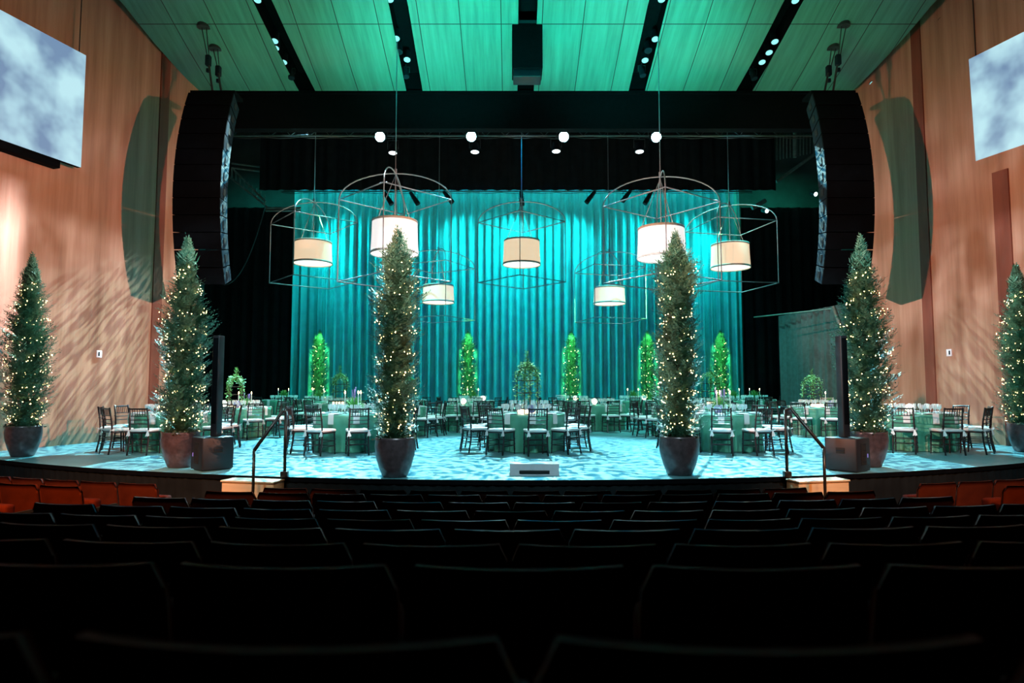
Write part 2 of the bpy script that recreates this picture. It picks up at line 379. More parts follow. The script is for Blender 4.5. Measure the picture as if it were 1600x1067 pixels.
# ------------------------------------------------------------------ hanging centre box
d = 16.0; p0, p1 = P(800, 36, d), P(848, 106, d)
t = thing('ceiling_speaker', 'dark boxy centre speaker hanging from the centre ceiling slot', 'speaker', ((p0.x+p1.x)/2, d, p1.z))
w, h = p1.x-p0.x, p0.z-p1.z
b = MB(); b.box((0, .35, h/2), (w, .7, h), 0, None, .02); b.build('cabinet', 'black', t)
b = MB(); b.box((0, .3, -.1), (w*.92, .5, .2), 0, None, .02); b.build('lower_panel', 'box', t)
b = MB(); b.box((0, .3, h+.04), (w*.9, .6, .08)); b.cyl((-.2, .3, h), (-.2, .3, h+.9), .02); b.cyl((.2, .3, h), (.2, .3, h+.9), .02); b.build('hanger', 'cable', t)

# ------------------------------------------------------------------ line arrays
def line_array(side):
    sg = -1 if side == 'left' else 1
    d0 = 15.0; cx = P(308, 300, d0).x if sg < 0 else P(1328, 300, d0).x
    ztop, zbot = P(318, 141, d0+.4).z, P(318, 444, d0+.3).z
    t = thing('line_array', 'curved black hanging line array of twelve cabinets at the %s of the proscenium' % side, 'speaker', (cx, d0, 0), 0)
    n = 12; H = (ztop-zbot)/n; mid = (ztop+zbot)/2 - .2; R = 6.4
    fm = MB(); fm.box((0, 0, 0), (1.13, .05, H*.97), 0, None, .006)
    body = MB(); x0, x1 = .565, .50
    body.add([(-x0, 0, -H*.48), (x0, 0, -H*.48), (x1, .50, -H*.44), (-x1, .50, -H*.44), (-x0, 0, H*.48), (x0, 0, H*.48), (x1, .50, H*.44), (-x1, .50, H*.44)],
             [(0,1,5,4), (2,3,7,6), (0,3,2,1), (4,5,6,7)], 0)
    body.add([(-x0, 0, -H*.48), (x0, 0, -H*.48), (x1, .50, -H*.44), (-x1, .50, -H*.44), (-x0, 0, H*.48), (x0, 0, H*.48), (x1, .50, H*.44), (-x1, .50, H*.44)],
             [(1,2,6,5), (3,0,4,7)], 1)
    hms = [MB().box((s*.545, .23, 0), (.02, .12, H*.42)).mesh('handle', 'slot') for s in (-1, 1)]
    gme, bme = fm.mesh('grille', 'black'), body.mesh('cabinet', ['black', 'boxside'])
    for i in range(n):
        z = ztop - H*(i+.5); dz = z - mid; y = R - math.sqrt(R*R - dz*dz); a = math.asin(dz/R)
        c = put('cabinet', bme, t, (0, y, z)); c.rotation_euler = (-a, 0, 0)
        put('grille', gme, c, (0, -.02, 0))
        for hme in hms: put('handle', hme, c)
    y = R - math.sqrt(R*R - (ztop-mid)**2)
    b = MB(); b.box((0, y+.28, ztop+.05), (1.12, .5, .08)); b.build('rigging_frame', 'black', t)
    # chain hoists up to the ceiling
    for px, py, dx in (((318, 42, -.1), (336, 76, .12)) if sg < 0 else ((1318, 40, .1), (1302, 75, -.12))):
        dd = ceil_hit(px, py); q = P(px, py, dd) - Vector((cx, d0, 0)); f = Vector((dx, y+.28, ztop+.08)); mm = f.lerp(q, .5)
        b = MB(); b.cyl(f, mm, .028); b.cyl(mm, q+Vector((-.05, 0, 0)), .013); b.cyl(mm+Vector((.03, 0, 0)), q+Vector((.07, 0, 0)), .013); b.cyl(q-Vector((0, 0, .03)), q+Vector((0, 0, .06)), .16, n=16); b.build('hoist_chain', 'cable', t)
        b = MB(); b.box(mm, (.13, .13, .28), 0, None, .03); b.cyl(mm-Vector((0, 0, .3)), mm-Vector((0, 0, .22)), .05); b.build('hoist_motor', 'boxside', t)
    return t
line_array('left'); line_array('right')

# ------------------------------------------------------------------ side screens
def screen_mat(seed, dots):
    m = bpy.data.materials.new('projected branches'); m.use_nodes = True; nt = m.node_tree; N = nt.nodes; L = nt.links
    b = N['Principled BSDF']; b.inputs['Base Color'].default_value = (.04, .04, .04, 1); b.inputs['Roughness'].default_value = .7
    tc = N.new('ShaderNodeTexCoord'); mp = N.new('ShaderNodeMapping'); mp.inputs['Location'].default_value = (seed, seed*.7, seed*1.3); L.new(tc.outputs['Object'], mp.inputs['Vector'])
    dn = N.new('ShaderNodeTexNoise'); dn.inputs['Scale'].default_value = 1.4; L.new(mp.outputs[0], dn.inputs['Vector'])
    ad = N.new('ShaderNodeMixRGB'); ad.inputs[0].default_value = .42; L.new(mp.outputs[0], ad.inputs[1]); L.new(dn.outputs['Color'], ad.inputs[2])
    v = N.new('ShaderNodeTexVoronoi'); v.feature = 'SMOOTH_F1'; v.inputs['Smoothness'].default_value = .6; v.inputs['Scale'].default_value = 1.7; L.new(ad.outputs[0], v.inputs['Vector'])
    n2 = N.new('ShaderNodeTexNoise'); n2.inputs['Scale'].default_value = 1.1; n2.inputs['Detail'].default_value = 3; L.new(mp.outputs[0], n2.inputs['Vector'])
    mu = N.new('ShaderNodeMath'); mu.operation = 'MULTIPLY_ADD'; mu.inputs[1].default_value = .55; L.new(v.outputs['Distance'], mu.inputs[0]); L.new(n2.outputs['Fac'], mu.inputs[2])
    r = N.new('ShaderNodeValToRGB'); e = r.color_ramp.elements
    e[0].position, e[0].color = .66, (.50, .80, .88, 1); e[1].position, e[1].color = 1.0, (.16, .27, .44, 1)
    x = e.new(.80); x.color = (.38, .62, .74, 1)
    L.new(mu.outputs[0], r.inputs['Fac']); out = r.outputs['Color']
    L.new(out, b.inputs['Emission Color']); b.inputs['Emission Strength'].default_value = 1.0
    return m
def screen(side):
    sg = -1 if side == 'left' else 1; fn = wl if sg < 0 else wr; off = .45
    if sg < 0: dA = 14.55; ptop, pbot = P(133, 87, dA), P(125, 262, dA)
    else: dA = 15.0; ptop, pbot = P(1515, 93, dA), P(1527, 266, dA)
    dirv = Vector((-.3*-sg*-1, -1, 0)); dirv = Vector((sg*.3, -1, 0)).normalized(); Lw = 4.6
    t = thing('projection_screen', 'pale blue lit screen showing blurred branches, hanging on the %s wood wall' % side, 'screen', (0, 0, 0))
    a, c = Vector((ptop.x, dA, ptop.z)), Vector((pbot.x, dA, pbot.z))
    e1, e2 = a + dirv*Lw, c + dirv*Lw; nv = (e1-a).cross(c-a).normalized()
    if nv.x*sg > 0: nv = -nv
    b = MB(); b.add([a+nv*.03, e1+nv*.03, e2+nv*.03, c+nv*.03], [(0,1,2,3)] ); o_ = b.build('screen_surface', screen_mat(3.1 if sg < 0 else 8.6, sg > 0), t)
    b = MB(); B = [a, e1, e2, c]; vs = [p+nv*.028 for p in B] + [p-nv*.08 for p in B]; b.add(vs, [(0,1,2,3), (4,7,6,5), (0,4,5,1), (1,5,6,2), (2,6,7,3), (3,7,4,0)]); b.build('screen_frame', 'black', t)
    b = MB(); m0 = c - nv*.03 + dirv*.45; m1 = e2 - nv*.03; q = Vector((0, 0, -.16))
    b.add([m0, m1, m1+q, m0+q] + [p-nv*.2 for p in (m0, m1, m1+q, m0+q)], [(0,1,2,3), (4,7,6,5), (0,4,5,1), (1,5,6,2), (2,6,7,3), (3,7,4,0)]); b.build('lower_bar', 'black', t)
    for q_ in (.15, 3.6): h0 = a + dirv*q_; MB().cyl(h0, h0+Vector((0, 0, 2.6)), .012).build('hanging_wire', 'cable', t)
screen('left'); screen('right')
for (px, py), fn, side in (((153, 553), wl, 'left'), ((1485, 551), wr, 'right')):
    u = (px-800)/F; lo, hi = 8., 18.
    for _ in range(40):
        m_ = (lo+hi)/2
        if abs(u*m_) > abs(fn(m_)): hi = m_
        else: lo = m_
    p = P(px, py, lo); sg = -1 if side == 'left' else 1
    t = thing('wall_plate', 'small white wall plate on the %s wood wall' % side, 'wall plate', (p.x - sg*.03, lo, p.z), math.atan(.3)*sg)
    b = MB(); b.box((0, 0, 0), (.03, .13, .17), 0, None, .006); b.build('cover', 'plateW', t)
    b = MB(); b.box((-sg*.018, -.02, 0), (.012, .035, .10)); b.build('switch', 'boxside', t)

# ------------------------------------------------------------------ catwalk backstage
b = MB()
for px0, py0, px1, py1 in ((362, 255, 420, 262), (362, 262, 420, 269), (357, 275, 420, 325), (362, 262, 415, 315), (415, 325, 470, 325), (415, 329, 470, 329)):
    b.cyl(P(px0, py0, 26.2), P(px1, py1, 26.2), .045, n=6)
for i in range(9): b.cyl(P(362+i*6.5, 280+i*5, 26.2), P(362+i*6.5, 264+i*5, 26.2), .02, n=5)
tag(b.build('stair_railing', 'catwalk'), 'dim steel catwalk stair backstage beside the left line array', 'catwalk')
b = MB()
for i in range(14): b.cyl(P(1214+i*5.2, 210, 26.2), P(1214+i*5.2, 250-i*1.0, 26.2), .02, n=5)
b.cyl(P(1213, 284, 26.2), P(1285, 232, 26.2), .07, n=6); b.cyl(P(1242, 205, 26.1), P(1242, 246, 26.1), .08, n=6); b.cyl(P(1175, 325, 26.2), P(1196, 313, 26.2), .1, n=6)
tag(b.build('catwalk_railing', 'catwalk'), 'steel catwalk railing backstage beside the right line array', 'catwalk')
for (px, py, ml, nm) in ((1271, 303, 'white', 'beside the right line array'), (1195, 329, 'white', 'right of the backdrop')):
    fixture('work_spotlight', 'small bright white backstage lamp ' + nm, P(px, py, 25.5), (.3, -1, -.4), .1, .3, ml, 'small backstage lamps')
# loose cable loop at the far left
b = MB(); pts = [P(415+ (350-415)*t, 320+ (445-320)*(1-(1-t)**2)**1.0, 25.8) for t in [i/20 for i in range(21)]]
b.tube(pts, .02, 6); tag(b.build('hanging_cable', 'drape'), 'loose cable sagging down backstage behind the left line array', 'cable')

# ------------------------------------------------------------------ foliage
def foliage(seed, H, R, nf=1500, top=.62):
    r = random.Random(seed); b = MB(); vs = []; fs = []
    def prof(t):
        if t < .12: return R*(.70 + .25*t/.12)
        if t < top: return R*(.95 + .07*math.sin(t*14+seed))
        q = (t-top)/(1-top); return R*.95*(1-q)**1.15 + .025
    lob = [(r.uniform(0, 6.28), r.uniform(.05, .95), r.uniform(-.22, .26)) for _ in range(44)]
    for i in range(nf+14):
        t = r.random()**.95 if i < nf else r.uniform(.93, 1.0); az = r.uniform(0, 2*PI); R0 = prof(t)
        for la, lt, lv in lob:
            da = abs((az-la+PI) % (2*PI) - PI); R0 *= 1 + lv*math.exp(-(da/.6)**2-((t-lt)/.05)**2)
        fl = r.uniform(.20, .36)*(1 if t < .9 else 1.25); up = r.uniform(.35, 1.1) + (1.6 if t > .9 else 0)
        d = Vector((math.cos(az), math.sin(az), up)).normalized(); rt = R0*(r.uniform(.62, 1.02) if r.random() < .74 else r.uniform(1.02, 1.36))
        tipp = Vector((math.cos(az)*rt, math.sin(az)*rt, t*H + (.10 if i >= nf else 0))); fl = .34 if i >= nf else fl; d = Vector((d.x*.3, d.y*.3, 1)).normalized() if i >= nf else d; base = tipp - d*fl
        if tipp.z > H*1.03: tipp.z = H*1.03
        u = d.cross(Vector((0, 0, 1))).normalized(); w = u.cross(d)
        nl = 8
        for k in range(nl+1):
            q = base + d*fl*(k/nl); ll = fl*(.42 - .26*k/nl)*r.uniform(.7, 1.2)
            for s in (-1, 1):
                ld = (d*.75 + u*s*.75 + w*r.uniform(-.45, .45)).normalized() if k < nl else d
                sd = ld.cross(w).normalized()*.0115*r.uniform(.8, 1.3); o_ = len(vs)
                vs += [q, q+ld*ll*.45+sd, q+ld*ll, q+ld*ll*.45-sd]; fs.append((o_, o_+1, o_+2, o_+3))
                if k == nl: break
    b.add(vs, fs, 0); return b, prof
TREES = {}
def tree_kit(key, seed, H, R):
    b, prof = foliage(seed, H, R, top=.60 if key.startswith('wide') else .84); TREES[key] = (b.mesh('foliage', 'leaf'), prof, H)
tree_kit('wide', 2, 3.28, .42); tree_kit('slim', 5, 3.12, .345); tree_kit('slim2', 9, 3.12, .34); tree_kit('wide2', 12, 3.28, .40)
pb = MB(); pb.lathe([(0, 0), (.165, 0), (.19, .02), (.245, .16), (.29, .33), (.305, .45), (.295, .555), (.30, .585), (.285, .59), (.27, .56), (.26, .5)], 32)
pot_me = pb.mesh('pot', 'pot')
mb_ = MB(); rr = random.Random(3)
for i in range(260):
    a = rr.uniform(0, 6.28); q = rr.uniform(.02, .31); z = .555 + rr.uniform(0, .05); s = rr.uniform(.015, .04); az = rr.uniform(0, 6.28)
    c = Vector((q*math.cos(a), q*math.sin(a), z)); dd = Vector((math.cos(az), math.sin(az), rr.uniform(-.2, .9))).normalized(); u = dd.orthogonal().normalized()*s*.5
    mb_.add([c, c+dd*s+u, c+dd*s*2, c+dd*s-u], [(0,1,2,3)])
mb_.disc((0, 0, .55), .27, 24); moss_me = mb_.mesh('moss', 'moss')
tb = MB(); tb.cyl((0, 0, .5), (0, 0, 3.2), .05, .012, 8); trunk_me = tb.mesh('trunk', 'trunk')
bb = MB(); bb.lathe([(0, -.008), (.0055, -.005), (.0075, 0), (.0055, .005), (0, .008)], 8); bulb_me = bb.mesh('bulb', 'bulb')
bs = MB(); bs.lathe([(0, -.012), (.009, -.007), (.012, 0), (.009, .007), (0, .012)], 6); bulbS_me = bs.mesh('bulb', 'bulb')
def tree(key, loc, rz, label, slabel, nb, seed, group, big=True, base=.58):
    fm, prof, H = TREES[key]; r = random.Random(seed)
    t = thing('potted_tree', label, 'tree', loc, rz, group)
    put('pot', pot_me, t); put('moss', moss_me, t); put('trunk', trunk_me, t); put('foliage', fm, t, (0, 0, base))
    s = thing('string_lights', slabel, 'string lights', loc, 0, 'warm fairy lights on the trees')
    pts = []; turns = 9
    dens = [r.random() for _ in range(turns+1)]
    for i in range(nb):
        u = (i + r.uniform(-.4, .4))/nb; u = max(0, u); tt = .02 + .82*u**1.25; a = u*turns*2*PI + r.uniform(-.5, .5); z = tt*H + base + r.uniform(-.07, .07)
        rad = prof(tt)*r.uniform(.66, 1.0); pts.append(Vector((rad*math.cos(a), rad*math.sin(a), z)))
    if big:
        wire = MB(); wire.tube([Vector((p.x*.9, p.y*.9, p.z)) for p in pts], .0035, 3); wire.build('wire', 'cable', s)
    for p in pts[:100]: put('bulb', bulb_me if big else bulbS_me, s, p)
    if len(pts) > 100:
        b = MB()
        for p in pts[100:]: b.lathe([(0, -.008), (.0055, -.005), (.0075, 0), (.0055, .005), (0, .008)], 6, p)
        stuff(b.build('bulb', 'bulb', s))
FT = [(35, 713, 'wide', 'in front of the left wood wall', 1.0), (281, 730, 'wide2', 'behind the left subwoofer', 1.01), (617, 745, 'slim', 'left of the centre stage box', 1.0),
      (1062, 742, 'slim2', 'right of the centre stage box', 1.0), (1358, 729, 'wide', 'behind the right subwoofer', 1.01), (1603, 706, 'wide2', 'in front of the right wood wall', 1.0)]
for i, (px, py, key, nm, sc) in enumerate(FT):
    d = CZ*F/(py-602.2); p = P(px, py, d); p = p*((d+.17)/d); p.z = 0
    tree(key, p, i*1.3, 'tall lit cypress in a bronze pot ' + nm, 'warm fairy lights wound round the cypress ' + nm, 300 if i not in (2, 3) else 260, 40+i, 'potted cypresses along the stage front')
for i, (px, nm) in enumerate([(497, 'first from the left'), (731, 'second from the left'), (893, 'third from the left'), (1013, 'fourth from the left'), (1128, 'fifth from the left')]):
    p = P(px, 640, 28.3); p.z = 0
    tree(['slim', 'slim2'][i % 2], p, i*2.1, 'bright green potted cypress against the teal backdrop, ' + nm, 'fairy lights on the green cypress by the backdrop, ' + nm, 60, 80+i, 'cypresses before the backdrop', False, .62)

# ------------------------------------------------------------------ banquet chairs
def chair_parts():
    out = {}
    w, dp = .19, .19
    b = MB(); b.box((0, 0, .435), (.40, .40, .03), 0, None, .008); out['seat'] = b
    c = MB(); c.box((0, .0, .478), (.42, .42, .055), 0, None, .024); out['cushion'] = c
    for nm, x in (('tieL', -1), ('tieR', 1)):
        b = MB(); cx = x*.19; cy = -.215
        for a in (-.9, -.3, .5, 1.1):
            u = Vector((math.sin(a)*.055, -.02, -.10 if abs(a) < .6 else .02)); q = Vector((cx, cy-.012, .475)); s = Vector((.012, 0, .006))
            b.add([q-s, q+s, q+u+s*1.6, q+u-s*1.6], [(0,1,2,3)]); b.add([q-s+Vector((0, -.006, 0)), q+u-s*1.6+Vector((0, -.006, 0)), q+u+s*1.6+Vector((0, -.006, 0)), q+s+Vector((0, -.006, 0))], [(0,1,2,3)])
        b.box((cx, cy-.012, .475), (.028, .02, .028), 0, None, .006); out[nm] = b
    for nm, x in (('legFL', -1), ('legFR', 1)):
        b = MB(); b.cyl((x*w, dp+.01, 0), (x*w*.97, dp-.01, .44), .012, .017, 8)
        for z in (.1, .2, .3): b.cyl((x*w, dp+.005, z-.008), (x*w, dp+.005, z+.008), .019, n=8)
        out[nm] = b
    for nm, x in (('legRL', -1), ('legRR', 1)):
        b = MB(); b.tube([(x*.195, -.25, 0), (x*.19, -.205, .25), (x*.187, -.192, .45), (x*.182, -.21, .66), (x*.176, -.255, .925)], .0165, 8)
        for z, y in ((.1, -.232), (.2, -.214), (.32, -.20), (.56, -.20), (.7, -.217)): b.cyl((x*.187, y, z-.008), (x*.187, y, z+.008), .022, n=8)
        out[nm] = b
    b = MB()
    yy = lambda z: -.192 - .063*max(0, (z-.45)/.475)**1.5
    b.cyl((-.18, yy(.90), .90), (.18, yy(.90), .90), .0155, n=8)
    for z in (.76, .685, .61): b.cyl((-.185, yy(z), z), (.185, yy(z), z), .010, n=6)
    for i in range(6): x = -.125 + .05*i; b.cyl((x, yy(.76), .76), (x*.96, yy(.895), .895), .007, n=6)
    out['back'] = b
    b = MB()
    for z in (.17, .27):
        b.cyl((-.19, dp, z), (.19, dp, z), .008, n=6); b.cyl((-.19, -.21, z+.05), (.19, -.21, z+.05), .008, n=6)
        for x in (-1, 1): b.cyl((x*.19, dp, z), (x*.19, -.215, z), .008, n=6)
    out['stretch'] = b
    return out
CPT = chair_parts()
proto = put('ballroom_chair', None, None, (0, 0, 0)); proto['category'] = 'chair'
put('seat', CPT['seat'].mesh('seat', 'chair'), proto)
cu = put('cushion', CPT['cushion'].mesh('cushion', 'cushion'), proto); cu['label'] = 'white tied seat cushion'
for k in ('tieL', 'tieR'): put('ribbon_tie', CPT[k].mesh('ribbon_tie', 'ties'), cu)
for k in ('legFL', 'legFR', 'legRL', 'legRR'): put('leg', CPT[k].mesh('leg', 'chair'), proto)
put('backrest', CPT['back'].mesh('backrest', 'chair'), proto); put('stretcher', CPT['stretch'].mesh('stretcher', 'chair'), proto)
cm = MB()
for k, q in CPT.items(): cm.add(q.v, q.f, 1 if k in ('cushion', 'tieL', 'tieR') else 0); 
chair_far = cm.mesh('ballroom_chair', ['chair', 'cushion'])
first_chair = [True]

# ------------------------------------------------------------------ tables and what stands on them
def cloth_mesh(seed, R=.83, Hh=.76):
    r = random.Random(seed); n = 120; k = r.choice([11, 12, 13]); ph = r.uniform(0, 6); p2 = r.uniform(0, 6)
    b = MB(); prof = [(R-.012, Hh), (R, Hh-.008), (R+.004, Hh-.06), (R+.0, Hh-.2), (R+.005, Hh-.4), (R+.012, .18), (R+.02, .01)]
    def wob(a, z):
        t = min(1, max(0, (Hh-.01-z)/.45))
        return 1 - t*.095*(1+math.sin(k*a+ph+.5*math.sin(2*a+p2))) + t*.024*math.sin(2.7*k*a+p2)
    b.lathe(prof, n, (0, 0, 0), 0, wob); b.disc((0, 0, Hh), R-.012, n, 0); return b.mesh('tablecloth', 'cloth')
CLOTHS = [cloth_mesh(i) for i in range(3)]
topb = MB(); topb.cyl((0, 0, .72), (0, 0, .752), .79, n=32); topb.cyl((0, 0, .0), (0, 0, .72), .05, n=12); topb.cyl((0, 0, 0), (0, 0, .04), .32, n=20); top_me = topb.mesh('tabletop', 'chair')
gl = MB(); gl.lathe([(.034, 0), (.03, .004), (.005, .008), (.004, .085), (.012, .095), (.032, .125), (.036, .155), (.030, .20)], 10); glass_me = gl.mesh('wine_glass', 'glass')
pl = MB(); pl.lathe([(0, .004), (.09, .004), (.15, .016), (.152, .020), (.148, .020), (.09, .009), (0, .009)], 24); plate_me = pl.mesh('charger_plate', 'plate')
nk = MB(); T_ = .006
pf = [(-.16, .022), (.02, .022), (.045, .02), (.054, .0), (.058, -.06), (.062, -.19)]
vs = []
for y, z in pf: vs += [(-.062, -y, z), (.062, -y, z)]
for y, z in pf: vs += [(-.062, -y-T_, z+T_), (.062, -y-T_, z+T_)]
k = len(pf); fs = []
for i in range(k-1): fs += [(2*i, 2*i+1, 2*i+3, 2*i+2), (2*k+2*i+1, 2*k+2*i, 2*k+2*i+2, 2*k+2*i+3), (2*i, 2*i+2, 2*k+2*i+2, 2*k+2*i), (2*i+1, 2*k+2*i+1, 2*k+2*i+3, 2*i+3)]
fs += [(0, 2*k, 2*k+1, 1), (2*k-2, 2*k-1, 4*k-1, 4*k-2)]
nk.add(vs, fs); napkin_me = nk.mesh('napkin', 'linen')
def posn(i, n, phis):
    order = sorted(range(n), key=lambda q: abs(phis[q])); near = order[0]
    if i == near: return 'nearest the audience'
    far = order[-1]
    if i == far: return 'farthest from the audience'
    side = phis[i] > phis[near]
    same = sorted([q for q in range(n) if q not in (near, far) and (phis[q] > phis[near]) == side], key=lambda q: abs(phis[q]-phis[near]))
    return ['first', 'second', 'third', 'fourth', 'fifth'][same.index(i)] + (' right' if side else ' left') + ' of the nearest'
far_glass = MB()
def banquet(px_x, d, phrase, phase, detail, seed, nchairs=10, skip=()):
    """detail 2: full chairs and every glass a thing; 1: simple chairs, glasses gathered"""
    r = random.Random(seed); loc = Vector((px_x, d, 0))
    t = thing('banquet_table', 'round table under a floor-length green cloth: ' + phrase, 'table', loc, 0, 'round banquet tables on stage')
    put('tabletop', top_me, t); put('tablecloth', CLOTHS[seed % 3], t, None, r.uniform(0, 6))
    phis = [((phase + 360/nchairs*i + 180) % 360) - 180 for i in range(nchairs)]
    for i, ph in enumerate(phis):
        a = math.radians(ph); dirv = Vector((math.sin(a), -math.cos(a), 0)); pw = posn(i, nchairs, phis)
        cp = loc + dirv*1.12
        ok = abs(ph) < (181 if detail == 2 else 112) and i not in skip
        if ok and not (any(abs(px_x-tx) + abs(d-ty) > .01 and math.hypot(cp.x-tx, cp.y-ty) < 1.16 for tx, ty in TPOS) or any((cp-q_).length < .64 for q_ in CPOS)):
            CPOS.append(cp)
            if detail == 2:
                if first_chair[0]: c = proto; first_chair[0] = False
                else: c = copy_tree(proto)
            else: c = put('ballroom_chair', chair_far)
            c.location = loc + dirv*(1.12 + r.uniform(-.03, .05)); c.rotation_euler = (0, 0, a + r.uniform(-.08, .08))
            tag(c, 'dark ballroom chair %s at %s' % (pw, phrase), 'chair', 'ballroom chairs at the round tables')
        q = put('napkin', napkin_me, None, loc + dirv*.778 + Vector((0, 0, .762)), a); tag(q, 'white napkin %s at %s' % (pw, phrase), 'napkin', 'napkins on the round tables')
        q = put('charger_plate', plate_me, None, loc + Vector((math.sin(a+.02), -math.cos(a+.02), 0))*.66 + Vector((0, 0, .7605)), 0); tag(q, 'silver plate %s at %s' % (pw, phrase), 'plate', 'charger plates on the round tables')
        for j, (rr_, da) in enumerate(((.50, .20), (.44, .02), (.50, -.16))):
            p = loc + Vector((math.sin(a+da), -math.cos(a+da), 0))*rr_ + Vector((0, 0, .761))
            if detail == 2 and NG[0] < 300:
                NG[0] += 1
                q = put('wine_glass', glass_me, None, p); tag(q, 'clear stemmed wine glass standing on %s' % phrase, 'glass', 'wine glasses on ' + phrase)
            else: far_glass.lathe([(.034, 0), (.005, .008), (.004, .085), (.032, .125), (.036, .155), (.030, .20)], 6, p)
    return loc
NG = [0]; CPOS = []
TPOS = [(.30, 13.8), (-3.4, 13.8), (4.5, 13.85), (-7.32, 13.9), (8.68, 13.95), (-7.35, 17.3), (-3.2, 17.7), (.45, 17.3), (4.66, 17.6), (8.6, 18.0), (-1.45, 19.9), (2.66, 20.0), (-5.55, 20.6), (6.35, 20.4), (-1.5, 24.8), (2.4, 24.8), (-7.4, 24.6), (-4.25, 25.8), (4.75, 25.2), (8.7, 25.2), (-9.3, 26.2), (10.1, 26.75)]
TB = {}
TB['T4'] = banquet(.30, 13.8, 'the front centre table', 8, 2, 1)
TB['T3'] = banquet(-3.4, 13.8, 'the front table left of centre', -18, 2, 2)
TB['T5'] = banquet(4.5, 13.85, 'the front table right of centre', 18, 2, 3)
TB['T1'] = banquet(-7.32, 13.9, 'the table beside the left wood wall', -34, 2, 4)
TB['T6'] = banquet(8.68, 13.95, 'the table beside the right wood wall', -3, 2, 5)
TB['T2'] = banquet(-7.35, 17.3, 'the table behind the left column speaker', 5, 2, 6)
TB['A'] = banquet(-3.2, 17.7, 'the table behind the left slim cypress', 20, 2, 7)
TB['G'] = banquet(.45, 17.3, 'the table behind the front centre one', 16, 2, 8)
TB['D'] = banquet(4.66, 17.6, 'the table behind the right slim cypress', -12, 2, 9)
TB['T8'] = banquet(8.6, 18.0, 'the table behind the right column speaker', -12, 2, 10)
TB['B'] = banquet(-1.45, 19.9, 'the lantern table behind left centre', -14, 1, 11)
TB['C'] = banquet(2.66, 20.0, 'the lantern table behind right centre', 12, 1, 12)
TB['L3'] = banquet(-5.55, 20.6, 'the third-row table at far left', 10, 1, 13)
TB['R3'] = banquet(6.35, 20.4, 'the third-row table at far right', 0, 1, 14)
TB['E'] = banquet(-1.5, 24.8, 'the rear table left of centre', 10, 1, 15)
TB['F'] = banquet(2.4, 24.8, 'the rear table right of centre', -6, 1, 16)
TB['J'] = banquet(-7.4, 24.6, 'the rear table by the first cypress', 3, 1, 17)
TB['H'] = banquet(-4.25, 25.8, 'the rear table behind left slim cypress', 8, 1, 18)
TB['I'] = banquet(4.75, 25.2, 'the rear fern table right of centre', -8, 1, 19)
TB['K'] = banquet(8.7, 25.2, 'the rear table by the last cypress', 5, 1, 20)
TB['L'] = banquet(-9.3, 26.2, 'the rearmost table by left side curtain', 12, 1, 21)
TB['M'] = banquet(10.1, 26.75, 'the rearmost table by right side curtain', -4, 1, 22)
stuff(tag(far_glass.build('wine_glass', 'glass'), 'crowd of small wine glasses on the rows of tables behind', 'glasses'))

# --- centrepieces
def fern_bowl_meshes(seed):
    r = random.Random(seed); b = MB()
    for i in range(170):
        az = r.uniform(0, 6.28); el = r.uniform(.1, 1.45); L = r.uniform(.13, .25); d = Vector((math.cos(az)*math.cos(el), math.sin(az)*math.cos(el), math.sin(el)))
        u = d.cross(Vector((0, 0, 1))).normalized() if el < 1.4 else Vector((1, 0, 0)); q0 = Vector((0, 0, .07)) + d*.04
        for k in range(7):
            q = q0 + d*L*k/6 + Vector((0, 0, -.05*(k/6)**2)); 
            for s in (-1, 1):
                e = q + (d*.5+u*s).normalized()*.04*(1-k/9); wv = d*.010
                b.add([q-wv, q+wv, e], [(0, 1, 2)])
    return b.mesh('fern', 'leaf2')
FERNS = [fern_bowl_meshes(1), fern_bowl_meshes(2)]
bw = MB(); bw.lathe([(0, 0), (.08, 0), (.11, .03), (.125, .08), (.115, .085), (.1, .05)], 20); bowl_me = bw.mesh('bowl', 'plate')
lv = MB(); rl = random.Random(4)
for i in range(5):
    x, y = rl.uniform(-.06, .06), rl.uniform(-.05, .05); z1 = rl.uniform(.36, .46); lv.cyl((x, y, .12), (x*1.3, y*1.3, z1), .004, n=4)
    for k in range(6): lv.cyl((x*1.3, y*1.3, z1-.02*k), (x*1.3, y*1.3, z1-.02*k+.016), .013, .006, n=6)
lav_me = lv.mesh('lavender', 'lavender')
def fern(loc, label, i, lav=False, sc=1):
    t = thing('fern_centrepiece', label, 'centrepiece', loc, i, 'fern bowls on the tables'); t.scale = (sc,)*3
    put('bowl', bowl_me, t); put('fern', FERNS[i % 2], t)
    if lav: put('lavender', lav_me, t)
cb = MB(); cb.cyl((0, 0, 0), (0, 0, .015), .04, n=14); cb.cyl((0, 0, .015), (0, 0, .06), .016, n=10); hold_me = cb.mesh('holder', 'plate')
cb = MB(); cb.cyl((0, 0, .04), (0, 0, .37), .0135, .011, n=10); wax_me = cb.mesh('taper', 'wax')
cb = MB(); cb.lathe([(0, .37), (.010, .385), (.0125, .40), (.006, .425), (0, .44)], 8); flame_me = cb.mesh('flame', 'flame')
def candle(loc, label, sc=1):
    t = thing('taper_candle', label, 'candle', loc, 0, 'lit taper candles on the tables'); t.scale = (sc, sc, sc)
    put('holder', hold_me, t); put('taper', wax_me, t); put('flame', flame_me, t)
vb = MB(); vb.lathe([(0, 0), (.035, 0), (.04, .06), (.038, .075), (.034, .07)], 12); vot_me = vb.mesh('votive_candle', 'glow')
gb = MB(); gb.lathe([(0, .03)] + [(.088*math.sin(PI*k/10), .115-.088*math.cos(PI*k/10)) for k in range(1, 10)] + [(0, .203)], 18); globe_me = gb.mesh('globe', 'globe')
gbb = MB(); gbb.lathe([(0, 0), (.06, 0), (.055, .02), (.04, .035), (0, .035)], 16); gbase_me = gbb.mesh('base', 'plate')
